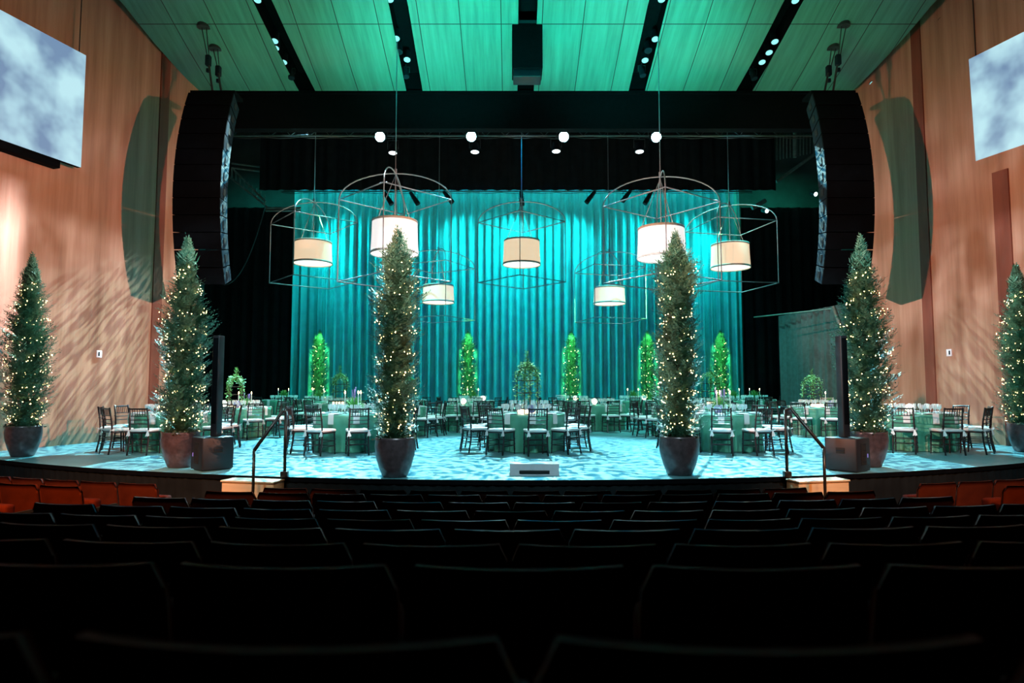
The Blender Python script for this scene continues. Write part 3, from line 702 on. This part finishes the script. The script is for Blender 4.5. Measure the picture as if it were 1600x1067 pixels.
def lantern(loc, label):
    t = thing('globe_lantern', label, 'lantern', loc, 0, 'glowing globe lanterns on the tables'); put('base', gbase_me, t); put('globe', globe_me, t)
def cage(loc, label, h=1.2, w=.42, seed=0, dense=1.0, green=True):
    t = thing('topiary_cage', label, 'centrepiece', loc, .5, 'ivy covered wire cages on the tables'); r = random.Random(seed)
    b = MB(); hw = w/2; hs = h*.55; arcs = []
    for x, y in ((-1, -1), (1, -1), (1, 1), (-1, 1)):
        b.cyl((x*hw*.7, y*hw*.7, 0), (x*hw*.7, y*hw*.7, hs), .010, n=6)
        pts = [Vector((x*hw*.7*math.cos(k*PI/16), y*hw*.7*math.cos(k*PI/16), hs + (h*.82-hs)*math.sin(k*PI/16))) for k in range(9)]; b.tube(pts, .009, 6); arcs.append([Vector((x*hw*.7, y*hw*.7, hs*k/6)) for k in range(2, 6)] + pts)
    for z in (.10, hs*.62, hs): b.tube([(x*hw*.7, y*hw*.7, z) for x, y in ((-1, -1), (1, -1), (1, 1), (-1, 1))], .009, 6, closed=True)
    b.cyl((0, 0, h*.80), (0, 0, h), .008, .004, n=6); b.build('frame', 'trunk', t)
    b = MB()
    for arc in arcs:
        for i in range(int(190*dense)):
            k = r.random()**.7*(len(arc)-1); j = int(k); q = arc[j].lerp(arc[min(j+1, len(arc)-1)], k-j)
            c = q + Vector((r.gauss(0, .035), r.gauss(0, .035), r.gauss(0, .03))); s = r.uniform(.018, .035)
            d = Vector((r.gauss(0, 1), r.gauss(0, 1), r.gauss(-.2, .8))).normalized(); u = d.orthogonal().normalized()*s*.55
            b.add([c, c+d*s+u, c+d*s*2, c+d*s-u], [(0,1,2,3)])
    for i in range(int(70*dense)):
        z = h*r.uniform(.76, 1.04); c = Vector((r.gauss(0, .02), r.gauss(0, .02), z)); d = Vector((r.gauss(0, .7), r.gauss(0, .7), 1)).normalized(); u = d.orthogonal().normalized()*.008
        b.add([c, c+d*.035+u, c+d*.07, c+d*.035-u], [(0,1,2,3)])
    b.build('ivy', 'leaf2', t)
ZT = .762
def on(key, dx, dy, dz=0): return TB[key] + Vector((dx, dy, ZT+dz))
def num_sign(loc, txt, label, r_=.085):
    t = thing('table_number', label, 'table number', loc, 0, 'round table number cards')
    b = MB(); b.cyl((0, .006, .11), (0, -.006, .11), r_, n=24); b.build('card', 'number', t)
    b = MB(); b.box((0, 0, .012), (.06, .05, .024), 0, None, .004); b.build('stand', 'plate', t)
    if txt:
        cu_ = bpy.data.curves.new('digits', 'FONT'); cu_.body = txt; cu_.size = .12; cu_.align_x = 'CENTER'; cu_.align_y = 'CENTER'; cu_.extrude = .001; cu_.offset = .004
        tmp = bpy.data.objects.new('tmp', cu_); COL.objects.link(tmp); dg = bpy.context.evaluated_depsgraph_get(); me = bpy.data.meshes.new_from_object(tmp.evaluated_get(dg)); bpy.data.objects.remove(tmp)
        me.materials.clear(); me.materials.append(MT['digit']); o_ = put('digits', me, t, (0, -.0085, .11)); o_.rotation_euler = (PI/2, 0, 0)
# front centre: tall ivy cage with votives at its foot
cage(on('T4', .03, 0), 'tall ivy wire cage with a sprig finial on the front centre table', 1.28, .46, 1, 2.0)
for i in range(9):
    a = i*.7; q = .0 if i == 0 else .13 + .05*(i % 2); tag(put('votive_candle', vot_me, None, on('T4', .03+q*math.cos(a), q*math.sin(a))), 'small glowing votive at the foot of the front centre cage', 'candle', 'votives on the front centre table')
num_sign(on('T4', .11, -.42), None, 'blank lilac table card on the front centre table')
# fern and tapers
for key, nm in (('T3', 'the front table left of centre'), ('T5', 'the front table right of centre')):
    fern(on(key, 0, .05), 'leafy fern bowl with lavender on ' + nm, 1 if key == 'T3' else 2, True, 1.25)
    for dx, w_ in ((-.14, 'left of the fern'), (.14, 'right of the fern'), (.08, 'behind the fern')):
        candle(on(key, dx, -.18 if abs(dx) > .1 else .3), 'white lit taper %s on %s' % (w_, nm), 1.12)
num_sign(on('T5', -.21, -.45), '36', 'lilac card numbered 36 on the front table right of centre')
num_sign(on('T2', .15, -.45), '32', 'lilac card numbered 32 behind the left column speaker')
num_sign(on('T8', .1, -.45), '35', 'lilac card numbered 35 behind the right column speaker')
lantern(on('T6', -.12, -.1), 'round glowing globe lantern on the table beside the right wood wall')
for key, nm, px_ in (('T2', 'the table behind the left column speaker', -.22), ('T8', 'the table behind the right column speaker', -.05)):
    cage(on(key, px_, .28), 'ivy covered wire cage on ' + nm, 1.02, .46, 5 if key == 'T2' else 6, 1.1)
    fern(on(key, .25, -.1), 'small fern bowl on ' + nm, 3, key == 'T2', .9)
    for dx, w_ in ((.08, 'left of the fern'), (.42, 'right of the fern')): candle(on(key, dx, -.22), 'lit taper %s on %s' % (w_, nm))
    for i in range(5): tag(put('votive_candle', vot_me, None, on(key, px_-.1+.07*i, .08+.05*(i % 2))), 'glowing votive at the cage foot on ' + nm, 'candle', 'votives on ' + nm)
lantern(on('T2', -.3, -.25), 'glowing globe lantern among votives behind the left column speaker')
lantern(on('B', -.05, -.1), 'glowing globe lantern on the lantern table behind left centre'); lantern(on('C', -.13, -.3), 'glowing globe lantern on the lantern table behind right centre')
cage(on('L3', 0, .1), 'ivy wire cage topiary on the third-row table at far left', 1.15, .5, 7, 1.2); cage(on('R3', .0, .1), 'ivy wire cage topiary on the third-row table at far right', 1.2, .55, 8, 1.5)
for key in ('L3', 'R3'):
    for i in range(4): tag(put('votive_candle', vot_me, None, on(key, -.15+.1*i, -.1)), 'glowing votive at the cage foot on the third-row table at far ' + ('left' if key == 'L3' else 'right'), 'candle', 'third-row votives ' + key.lower()[0])
cage(on('H', .1, .1), 'ivy wire cage half hidden behind the left slim cypress', 1.1, .55, 9, 1.2)
lantern(on('E', .40, -.35), 'globe lantern on the rear table left of centre'); lantern(on('F', .05, .1), 'globe lantern on the rear table right of centre'); lantern(on('I', .5, .3), 'globe lantern on the rear fern table right of centre')
for key, nm in (('E', 'the rear table left of centre'), ('J', 'the rear table by the first cypress'), ('I', 'the rear fern table right of centre'), ('K', 'the rear table by the last cypress'), ('L', 'the rearmost table by left side curtain'), ('M', 'the rearmost table by right side curtain')):
    fern(on(key, 0, 0), 'fern bowl on ' + nm, 4, False, 1.35)
    for dx, w_ in ((-.22, 'left of the fern'), (.2, 'right of the fern')): candle(on(key, dx, -.05), 'lit taper %s on %s' % (w_, nm), 1.1)
# two white chairs at the back
for px, py, d, nm in ((877, 612, 26.2, 'behind the rear table right of centre'), (1297, 612, 20.2, 'behind the table by the right column speaker')):
    p = P(px, py, d); t = thing('white_folding_chair', 'white slatted folding chair ' + nm, 'chair', (p.x, d, 0), PI, 'white folding chairs')
    b = MB()
    for x in (-.2, .2): b.cyl((x, -.2, 0), (x, -.22, .98), .014); b.cyl((x, .2, 0), (x, -.1, .5), .014)
    b.build('frame', 'linen', t); b = MB(); b.box((0, 0, .46), (.4, .38, .03), 0, None, .008); b.build('seat', 'linen', t)
    b = MB()
    for z in (.86, .95): b.box((0, -.22, z), (.42, .02, .045), 0, None, .006)
    b.build('backrest', 'linen', t)

# ------------------------------------------------------------------ pendant cage lamps
def pendant(px, d, py_top_ring, py_bot_ring, py_arch, py_s0, py_s1, sdia, rz, label, ztop):
    zr, zb_, za = P(px, py_top_ring, d).z, P(px, py_bot_ring, d).z, P(px, py_arch, d).z; zs0, zs1 = P(px, py_s0, d).z, P(px, py_s1, d).z
    x = P(px, py_s0, d).x; w = 1.05
    t = thing('pendant_cage_lamp', label, 'pendant lamp', (x, d, za), rz, 'wire cage pendant lamps')
    b = MB(); C4 = [(-w, -w), (w, -w), (w, w), (-w, w)]
    for z in (zr, zb_): b.tube([(a, c, z-za) for a, c in C4], .017, 6, closed=True)
    for a, c in C4: b.cyl((a, c, zr-za), (a, c, zb_-za), .015, n=6)
    b.build('cage_frame', 'steel', t)
    for s in (1, -1):
        b = MB(); b.tube([(w*math.cos(k*PI/20), s*w*math.cos(k*PI/20), (zr-za)*(1-math.sin(k*PI/20))) for k in range(21)], .017, 6); b.build('arch', 'steel', t)
    R = sdia/2; hs = zs0-zs1
    b = MB(); b.lathe([(R*.95, 0), (R*.965, -hs*.5), (R, -hs)], 40, (0, 0, zs0-za)); b.lathe([(R*.985, -hs), (R*.95, -hs*.5), (R*.935, 0)], 40, (0, 0, zs0-za)); sh = b.build('lamp_shade', 'shadebig' if d < 18 else 'shade', t)
    for z, r_ in ((0, R*.955), (-hs, R*1.005)): MB().lathe([(r_-.012, -.03), (r_+.006, -.03), (r_+.006, .03), (r_-.012, .03)], 40, (0, 0, zs0-za+z)).build('trim_band', 'shadetrim', sh)
    b = MB(); b.cyl((0, 0, zs1-za+.02), (0, 0, zs1-za+.04), R*.97, n=40); b.build('diffuser', 'diff', t)
    b = MB(); b.cyl((0, 0, zs0-za-.1), (0, 0, ztop-za), .014, n=6); b.cyl((0, 0, -.02), (0, 0, .12), .04, n=8)
    for k in range(3): a = k*2.1; b.cyl((0, 0, -.05), (R*.9*math.cos(a), R*.9*math.sin(a), zs0-za), .008, n=4)
    b.build('cable', 'steel', t)
    lp = bpy.data.lights.new('pendant glow', 'POINT'); lp.energy = 45; lp.color = (1, .68, .4); lp.shadow_soft_size = .15
    lo = bpy.data.objects.new('pendant_glow', lp); COL.objects.link(lo); lo.location = (x, d, zs0-hs*.45)
PD = [(617, 16.6, 312, 440, 271, 347, 396, 1.24, 45, 'large wire cage pendant above the left slim cypress', 10.6),
      (1033, 16.4, 319, 440, 276, 358, 403, 1.24, 36, 'large wire cage pendant above the right slim cypress', 10.6),
      (489.5, 21.0, 349, 441, 316, 379, 411, 1.25, 40, 'cage pendant at the left edge of the backdrop', 12.5),
      (815, 21.4, 347, 441, 315, 377, 413, 1.27, 42, 'cage pendant hanging over the stage centre', 12.5),
      (1140.5, 21.0, 354, 448, 321, 383, 418, 1.27, 12, 'cage pendant at the right edge of the backdrop', 12.5),
      (685, 25.0, 417, 499, 391, 447, 472, 1.25, 62, 'low cage pendant between left cypress and stage centre', 12.5),
      (952, 25.0, 422, 501, 394, 450, 474, 1.25, 15, 'low cage pendant between stage centre and right cypress', 12.5)]
for q in PD: pendant(*q[:8], math.radians(q[8]), q[9], q[10])

# ------------------------------------------------------------------ front of stage gear
def subwoofer(side):
    px, py, rz = (331, 734, -.75) if side == 'left' else (1325, 736, .65)
    d = CZ*F/(py-602.2) + .22; p = P(px, py, d); sg = -1 if side == 'left' else 1
    t = thing('subwoofer', 'black subwoofer cabinet turned on the %s stage edge' % side, 'speaker', (p.x, d, 0), rz)
    b = MB(); b.box((0, 0, .27), (.46, .5, .52), 0, None, .02); b.build('cabinet', 'box', t)
    b = MB(); b.box((0, -.252, .28), (.16, .012, .34), 0, None, .004); b.build('rear_panel', 'slot', t)
    b = MB()
    for z in (.16, .25, .34, .43): b.box((.01, -.26, z), (.10, .006, .006))
    b.build('label_lines', 'boxside', t)
    for s in (-1, 1):
        b = MB(); b.box((s*.231, 0, .33), (.012, .14, .09), 0, None, .004); h = b.build('handle', 'slot', t); MB().box((s*.236, 0, .33), (.012, .12, .014)).build('grip', 'boxside', h)
    b = MB(); b.box((sg*.12, -.26, .25), (.012, .006, .06)); b.build('status_light', 'purple', t)
    top = P(336 if side == 'left' else 1321, 525, d).z
    c = thing('column_speaker', 'slim black column speaker standing on the %s subwoofer' % side, 'speaker', (p.x + (.05 if sg < 0 else -.04), d, .535), rz*.3)
    b = MB(); b.box((0, 0, (top-.53)/2), (.12, .14, top-.53), 0, None, .012); b.build('column', 'box', c)
    b = MB(); b.box((0, -.075, (top-.53)*.55), (.09, .012, (top-.53)*.85), 0, None, .004); b.build('grille', 'black', c)
subwoofer('left'); subwoofer('right')
pc = P(835, 741, 9.85)
t = thing('stage_monitor', 'low grey box with a dark front slot at the centre stage edge', 'stage box', (pc.x, 9.95, 0))
b = MB(); b.add([(-.375, -.14, 0), (.375, -.14, 0), (.375, .2, 0), (-.375, .2, 0), (-.375, -.11, .17), (.375, -.11, .17), (.375, .2, .17), (-.375, .2, .17)], [(0,1,5,4), (1,2,6,5), (2,3,7,6), (3,0,4,7), (4,5,6,7), (0,3,2,1)]); b.build('cabinet', 'monitor', t)
b = MB(); b.box((0, -.138, .05), (.46, .03, .05), 0, None, .012); b.build('slot', 'slot', t)
def stairs(side):
    sg = -1 if side == 'left' else 1
    cx = P(400, 745, 9.6).x if sg < 0 else P(1270, 745, 9.7).x
    y1 = CY - math.sqrt((RS+.02)**2 - (cx-AX)**2); rz = math.asin((cx-AX)/RS)
    t = thing('stage_stairs', 'pale wooden stairs up to the stage by the %s subwoofer' % side, 'stairs', (cx, y1-.02, -1.08), rz)
    for k in range(4):
        b = MB(); h = .25*(4-k) + .03; b.box((0, -.14-.28*k, h/2), (.84, .28, h), 0, None, .004); b.box((0, -.15-.28*k, h+.01), (.86, .31, .025), 0, None, .006); b.build('step', 'stairwood', t)
    # handrail
    (pa, ya), (pb_, yb) = ((397, 765), (447, 742)) if sg < 0 else ((1287, 765), (1227, 741))
    ha, hb = (704, 643) if sg < 0 else (700, 640)
    db = 9.62; da = 9.08; A, B = P(pa, ha, da), P(pb_, hb, db); inner = P(453 if sg < 0 else 1224, hb-1, db)
    h = thing('handrail', 'dark metal handrail beside the %s stage stairs' % side, 'handrail', (0, 0, 0))
    b = MB(); b.tube([(A.x, A.y, A.z), (A.x, A.y, -.26)], .022, 8); b.build('lower_post', 'rail', h)
    b = MB(); b.tube([(B.x, B.y, B.z), (B.x, B.y, -.0)], .024, 8); b.box((B.x, B.y, .045), (.1, .1, .09), 0, None, .01); b.build('upper_post', 'rail', h)
    b = MB(); bx = P(441 if sg < 0 else 1237, hb, db); b.tube([A, bx, B], .024, 8); b.build('rail', 'rail', h)
stairs('left'); stairs('right')

# ------------------------------------------------------------------ auditorium seats
def seat_mesh():
    b = MB(); W, Hb = .284, .62
    def shell(y_off, flip):
        def f(u, v):
            s = -1 + 2*u; x = W*s; z = .24 + Hb*v
            if v > .9 and abs(s) > .9:
                q = math.sqrt(max(0, 1-((abs(s)-.9)/.1)**2)); z = .24 + Hb*(.9 + (v-.9)*q)
            return (x, -.22 - .05*(1-s*s) - .10*v + y_off, z)
        return f
    n = 20
    b.grid(shell(0, 0), n, 12); k = len(b.v)
    b2 = MB(); b2.grid(shell(.024, 0), n, 12)
    b.add(b2.v, [tuple(reversed(f)) for f in b2.f], 0, True)
    ring = [i for i in range(n+1)] + [j*(n+1)+n for j in range(1, 13)] + [12*(n+1)+i for i in range(n-1, -1, -1)] + [j*(n+1) for j in range(11, 0, -1)]
    b.f += [(ring[i], ring[(i+1) % len(ring)], k+ring[(i+1) % len(ring)], k+ring[i]) for i in range(len(ring))]; b.m += [0]*len(ring); b.s += [True]*len(ring)
    return b.mesh('backrest', 'seatshell')
sb_me = seat_mesh()
b = MB(); b.box((0, -.06, .46), (.5, .12, .44), 0, None, .035); sc_me = b.mesh('seat_cushion', 'seat')
b = MB(); b.box((.287, -.02, .30), (.03, .36, .6), 0, None, .01); st_me = b.mesh('standard', 'seatiron')
b = MB(); b.box((.29, .05, .57), (.035, .26, .03), 0, None, .01); ar_me = b.mesh('armrest', 'seatiron')
b = MB(); b.box((0, -.302, .735), (.13, .006, .035)); pt_me = b.mesh('row_plate', 'brass')
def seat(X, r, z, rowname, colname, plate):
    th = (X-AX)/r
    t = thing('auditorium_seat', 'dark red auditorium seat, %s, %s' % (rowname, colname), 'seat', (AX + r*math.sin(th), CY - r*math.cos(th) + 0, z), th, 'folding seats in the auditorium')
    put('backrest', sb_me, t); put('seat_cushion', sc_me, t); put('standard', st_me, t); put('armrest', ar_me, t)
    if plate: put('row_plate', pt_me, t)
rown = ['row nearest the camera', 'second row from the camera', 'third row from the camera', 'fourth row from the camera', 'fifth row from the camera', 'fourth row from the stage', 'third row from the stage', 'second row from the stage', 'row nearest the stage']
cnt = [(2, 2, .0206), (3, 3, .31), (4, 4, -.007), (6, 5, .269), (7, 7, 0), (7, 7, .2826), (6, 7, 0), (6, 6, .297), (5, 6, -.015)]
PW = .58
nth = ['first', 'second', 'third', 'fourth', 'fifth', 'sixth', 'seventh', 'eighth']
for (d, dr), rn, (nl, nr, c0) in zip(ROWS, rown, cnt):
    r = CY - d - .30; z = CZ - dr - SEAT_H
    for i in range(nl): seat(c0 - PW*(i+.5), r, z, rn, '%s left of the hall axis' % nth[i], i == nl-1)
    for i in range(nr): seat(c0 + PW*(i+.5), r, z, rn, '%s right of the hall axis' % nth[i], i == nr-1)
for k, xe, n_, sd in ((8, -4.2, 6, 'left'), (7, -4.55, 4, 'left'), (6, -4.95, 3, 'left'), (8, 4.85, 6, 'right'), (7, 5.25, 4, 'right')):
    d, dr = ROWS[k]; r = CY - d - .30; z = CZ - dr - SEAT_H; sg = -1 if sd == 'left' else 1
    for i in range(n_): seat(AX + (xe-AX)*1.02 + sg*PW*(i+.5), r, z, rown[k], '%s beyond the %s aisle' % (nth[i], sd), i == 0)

# ------------------------------------------------------------------ light
def spot(name, loc, target, color, energy, size, blend=.3, radius=.05, gobo=None):
    l = bpy.data.lights.new(name, 'SPOT'); l.energy = energy; l.color = color; l.spot_size = math.radians(size); l.spot_blend = blend; l.shadow_soft_size = radius
    o = bpy.data.objects.new(name.replace(' ', '_'), l); COL.objects.link(o); o.location = loc
    o.rotation_euler = (Vector(target) - Vector(loc)).to_track_quat('-Z', 'Y').to_euler()
    if gobo:
        l.use_nodes = True; nt = l.node_tree; N = nt.nodes; L = nt.links
        em = [n for n in N if n.type == 'EMISSION'][0]; tc = N.new('ShaderNodeTexCoord'); sp = N.new('ShaderNodeSeparateXYZ'); L.new(tc.outputs['Normal'], sp.inputs[0])
        def ramp(src, pts):
            a = N.new('ShaderNodeMapRange'); a.inputs['From Min'].default_value = -.5; a.inputs['From Max'].default_value = .5; L.new(src, a.inputs['Value'])
            c = N.new('ShaderNodeValToRGB'); e = c.color_ramp.elements
            for k, (p, v) in enumerate(pts):
                x = e[k] if k < 2 else e.new(p+.5)
                x.position = p+.5; x.color = (v, v, v, 1)
            L.new(a.outputs[0], c.inputs[0]); return c.outputs[0]
        if gobo == 'streak':                # a tall narrow slit
            m = N.new('ShaderNodeMixRGB'); m.blend_type = 'MULTIPLY'; m.inputs[0].default_value = 1
            L.new(ramp(sp.outputs[0], [(-.02, 0), (.0, 1), (.018, 0)]), m.inputs[1]); L.new(ramp(sp.outputs[1], [(-.13, 0), (.03, 1), (.085, 0)]), m.inputs[2]); L.new(m.outputs[0], em.inputs['Color']); return o
        if gobo == 'shutter':               # fixture shutters closed to a tall slot
            m = N.new('ShaderNodeMixRGB'); m.blend_type = 'MULTIPLY'; m.inputs[0].default_value = 1
            L.new(ramp(sp.outputs[0], [(-.042, 0), (-.022, 1), (.022, 1), (.042, 0)]), m.inputs[1]); L.new(ramp(sp.outputs[1], [(-.25, 0), (-.2, 1), (.11, 1), (.135, 0)]), m.inputs[2]); L.new(m.outputs[0], em.inputs['Color']); return o
        scale, lo, hi, ca, cb, seed = gobo[:6]; mp = N.new('ShaderNodeMapping'); mp.inputs['Location'].default_value = (seed, seed*.6, 0)
        no = N.new('ShaderNodeTexNoise'); no.inputs['Scale'].default_value = scale; no.inputs['Detail'].default_value = 5; no.inputs['Distortion'].default_value = .2
        mp.inputs['Scale'].default_value = (1, .5, 0) if len(gobo) > 6 else (1, 1, 0)
        cr = N.new('ShaderNodeValToRGB'); cr.color_ramp.elements[0].position = lo; cr.color_ramp.elements[1].position = hi
        cr.color_ramp.elements[0].color = (0, 0, 0, 1)
        L.new(tc.outputs['Normal'], mp.inputs['Vector']); L.new(mp.outputs['Vector'], no.inputs['Vector']); L.new(no.outputs['Fac'], cr.inputs['Fac']); f = cr.outputs['Color']
        if len(gobo) > 6:                   # three stacked pools of light with dim seams between them
            m = N.new('ShaderNodeMixRGB'); m.blend_type = 'MULTIPLY'; m.inputs[0].default_value = 1; L.new(f, m.inputs[1])
            L.new(ramp(sp.outputs[1], [(-.19, .5), (-.16, .8), (-.13, .55), (-.10, 1), (-.02, .9), (.0, .05), (.022, .05), (.05, .5), (.12, .28), (.19, .06)]), m.inputs[2]); f = m.outputs[0]
        mx = N.new('ShaderNodeMixRGB'); mx.inputs[1].default_value = (*ca, 1); mx.inputs[2].default_value = (*cb, 1)
        L.new(f, mx.inputs[0]); out = mx.outputs[0]
        if len(gobo) > 6:
            m2 = N.new('ShaderNodeMixRGB'); m2.blend_type = 'MULTIPLY'; m2.inputs[0].default_value = 1; L.new(out, m2.inputs[1])
            L.new(ramp(sp.outputs[1], [(-.2, .8), (.03, 1), (.1, .7), (.17, .4), (.25, .15)]), m2.inputs[2]); out = m2.outputs[0]
        L.new(out, em.inputs['Color'])
    return o
def area(name, loc, target, color, energy, sx, sy):
    l = bpy.data.lights.new(name, 'AREA'); l.energy = energy; l.color = color; l.shape = 'RECTANGLE'; l.size = sx; l.size_y = sy
    o = bpy.data.objects.new(name.replace(' ', '_'), l); COL.objects.link(o); o.location = loc
    o.rotation_euler = (Vector(target) - Vector(loc)).to_track_quat('-Z', 'Y').to_euler(); return o
W = 1.0
# backdrop: cyan top wash and a green and blue foliage gobo
area('backdrop wash', (.25, 28.5, 11.6), (.25, 29.5, 6.8), (.01, .86, .86), 420*W, 19, .12)
for k in range(8):
    x = -9.6 + 2.8*k; sd = 1 if k < 4 else -1
    spot('backdrop side light', (x, 27.6, 9.9), (x+sd*3.2, 29.4, 6.4), (.01, .87, .88), 1650*W, 74, .9, .03)
for sx in (-8.3, 8.8): spot('backdrop side light', (sx, 27.6, 9.9), (sx*1.06, 29.4, 6.4), (.01, .87, .88), 1300*W, 60, .9, .03)
for sx in (-4.9, 5.4):
    spot('backdrop gobo', (sx-7*(1 if sx > 0 else -1), 20.5, 10.6), (sx, 29.4, 2.4), (1, 1, 1), 2300*W, 56, .5, .02, (34, .47, .58, (.0, .04, .30), (.0, .42, .42), sx))
# stage floor: cyan and white patches from above
for sx in (-6.6, .25, 7.1):
    spot('stage gobo', (sx, 20.6, 9.9), (sx, 12.4, 0), (1, 1, 1), 27000*W, 52, .55, .01, (90, .45, .55, (.0, .16, .28), (.50, .98, 1), sx+3))
for sx in (-4.5, 5):
    spot('rear stage wash', (sx, 22.0, 12.0), (sx*1.3, 22.2, 0), (.2, 1, .85), 5500*W, 64, .5, .1)
for (px, py) in BR:
    p = P(px, py, DT-.5); spot('moving light beam', p - Vector((0, .2, .1)), (p.x*1.05, 11.5, 0), (.2, .85, 1), 350*W, 46, .4, .08)
# green light on the trees by the backdrop
for px in (497, 731, 893, 1013, 1128):
    q = P(px, 640, 28.3); spot('tree light', (q.x*.72, 20.2, 7.6), (q.x, 28.3, 2.2), (.14, 1, .25), 46000*W, 30, .3, .03, 'shutter')
# unseen spots added above the tables to brighten the tabletops
for k, (tx, ty) in enumerate(TPOS):
    spot('added table light', (tx*.93, ty+1.6, 9.2 if ty > 19 else 8.6), (tx, ty, .7), (.68, 1, .98) if k < 10 else (.4, 1, .9), 2300*W if k < 10 else 1500*W, 19, .7, .04)
# teal light on the outer front trees
for tx, ty in ((-5.5, 10.8), (6.0, 10.9), (-9.5, 12.4), (9.9, 12.6)):
    spot('front tree light', (tx*.55, ty-2.2, 9.6), (tx, ty, 2.6), (.15, .75, .85), 1100*W if abs(tx) < 8 else 300, 24, .6, .05)
# foliage projections on the wood walls from the opposite house side
for sg in (-1, 1):
    src = (AX - sg*9.4, 5.5, 5.4); tgt = (AX + sg*10.2, 13.8, 5.4)
    spot('wall projector', src, tgt, (1, 1, 1), 24000*W, 42, .25, .02, (30, .34, .66, (.46, .14, .055), (1, .80, .78), 2+sg, True))
    spot('wall fill', (AX - sg*1.0, 12.0, 9.0), (AX + sg*10, 14.5, 4.5), (.06, .75, .40), 300*W, 70, .6, .3)
    spot('upper wall fill', (AX - sg*1.5, 10.5, 8.5), (AX + sg*9.4, 16.3, 6.2), (.03, .6, .75), 260*W, 20, .8, .3)
spot('cool wall streak', (AX+9.4, 5.5, 5.4), (-10.75, 13.4, 4.0), (.78, .86, 1), 90000, 17, .5, .02, 'streak')
for sx in (-6, .25, 6.5):
    spot('front of house wash', (sx*.8, 2.0, 7.2), (sx, 12.4, .5), (.55, .92, 1), 2500, 44, .6, .2)
# ceiling uplight
for sx, ty, c, e in ((-5.6, 16.6, (.03, .85, .30), 800), (6.4, 16.6, (.03, .85, .30), 800), (-1.9, 16.0, (.0, .86, .70), 4800), (2.7, 16.0, (.0, .86, .70), 4800)):
    spot('ceiling uplight', (sx*.6+.2, 12.6, 4.6), (sx*1.0+.2, ty, 10), c, e*W, 54, .9, .3)
# warm aisle light on the nearest rows at both sides
spot('aisle light', (-4.9, 4.2, 3.6), (-5.9, 8.0, -.3), (1, .3, .06), 3000, 50, .6, .1)
spot('aisle light', (-3.0, 4.6, 3.4), (-3.3, 7.6, -.2), (1, .58, .32), 600, 40, .6, .1)
spot('aisle light', (5.6, 4.2, 3.6), (6.0, 8.0, -.3), (1, .3, .06), 1700, 50, .6, .1)
spot('aisle light', (3.6, 4.6, 3.4), (4.2, 7.6, -.2), (1, .58, .32), 480, 40, .6, .1)
# dim green work light backstage
area('backstage work light', (-11.5, 28.5, 10.5), (-11.5, 30.5, 7), (.05, .8, .65), 60, 3, 2)
area('backstage work light', (12.5, 28.5, 10.5), (12.5, 30.5, 7), (.05, .9, .6), 80, 3, 2)
spot('partition light', (6.5, 18.9, 8.8), (11.0, 22.5, 2.5), (.05, .8, .75), 900, 40, .6, .1)

w_ = bpy.data.worlds.new('dark hall'); w_.use_nodes = True; w_.node_tree.nodes['Background'].inputs['Color'].default_value = (.004, .006, .008, 1); w_.node_tree.nodes['Background'].inputs['Strength'].default_value = .5; S.world = w_
S.view_settings.view_transform = 'Standard'; S.view_settings.look = 'None'; S.view_settings.gamma = 1; S.view_settings.exposure = 0; S.view_settings.use_curve_mapping = False
S.cycles.use_denoising = True
S.cycles.sample_clamp_indirect = 4.0
S.cycles.max_bounces = 6; S.cycles.transparent_max_bounces = 16
S.cycles.caustics_reflective = False; S.cycles.caustics_refractive = False
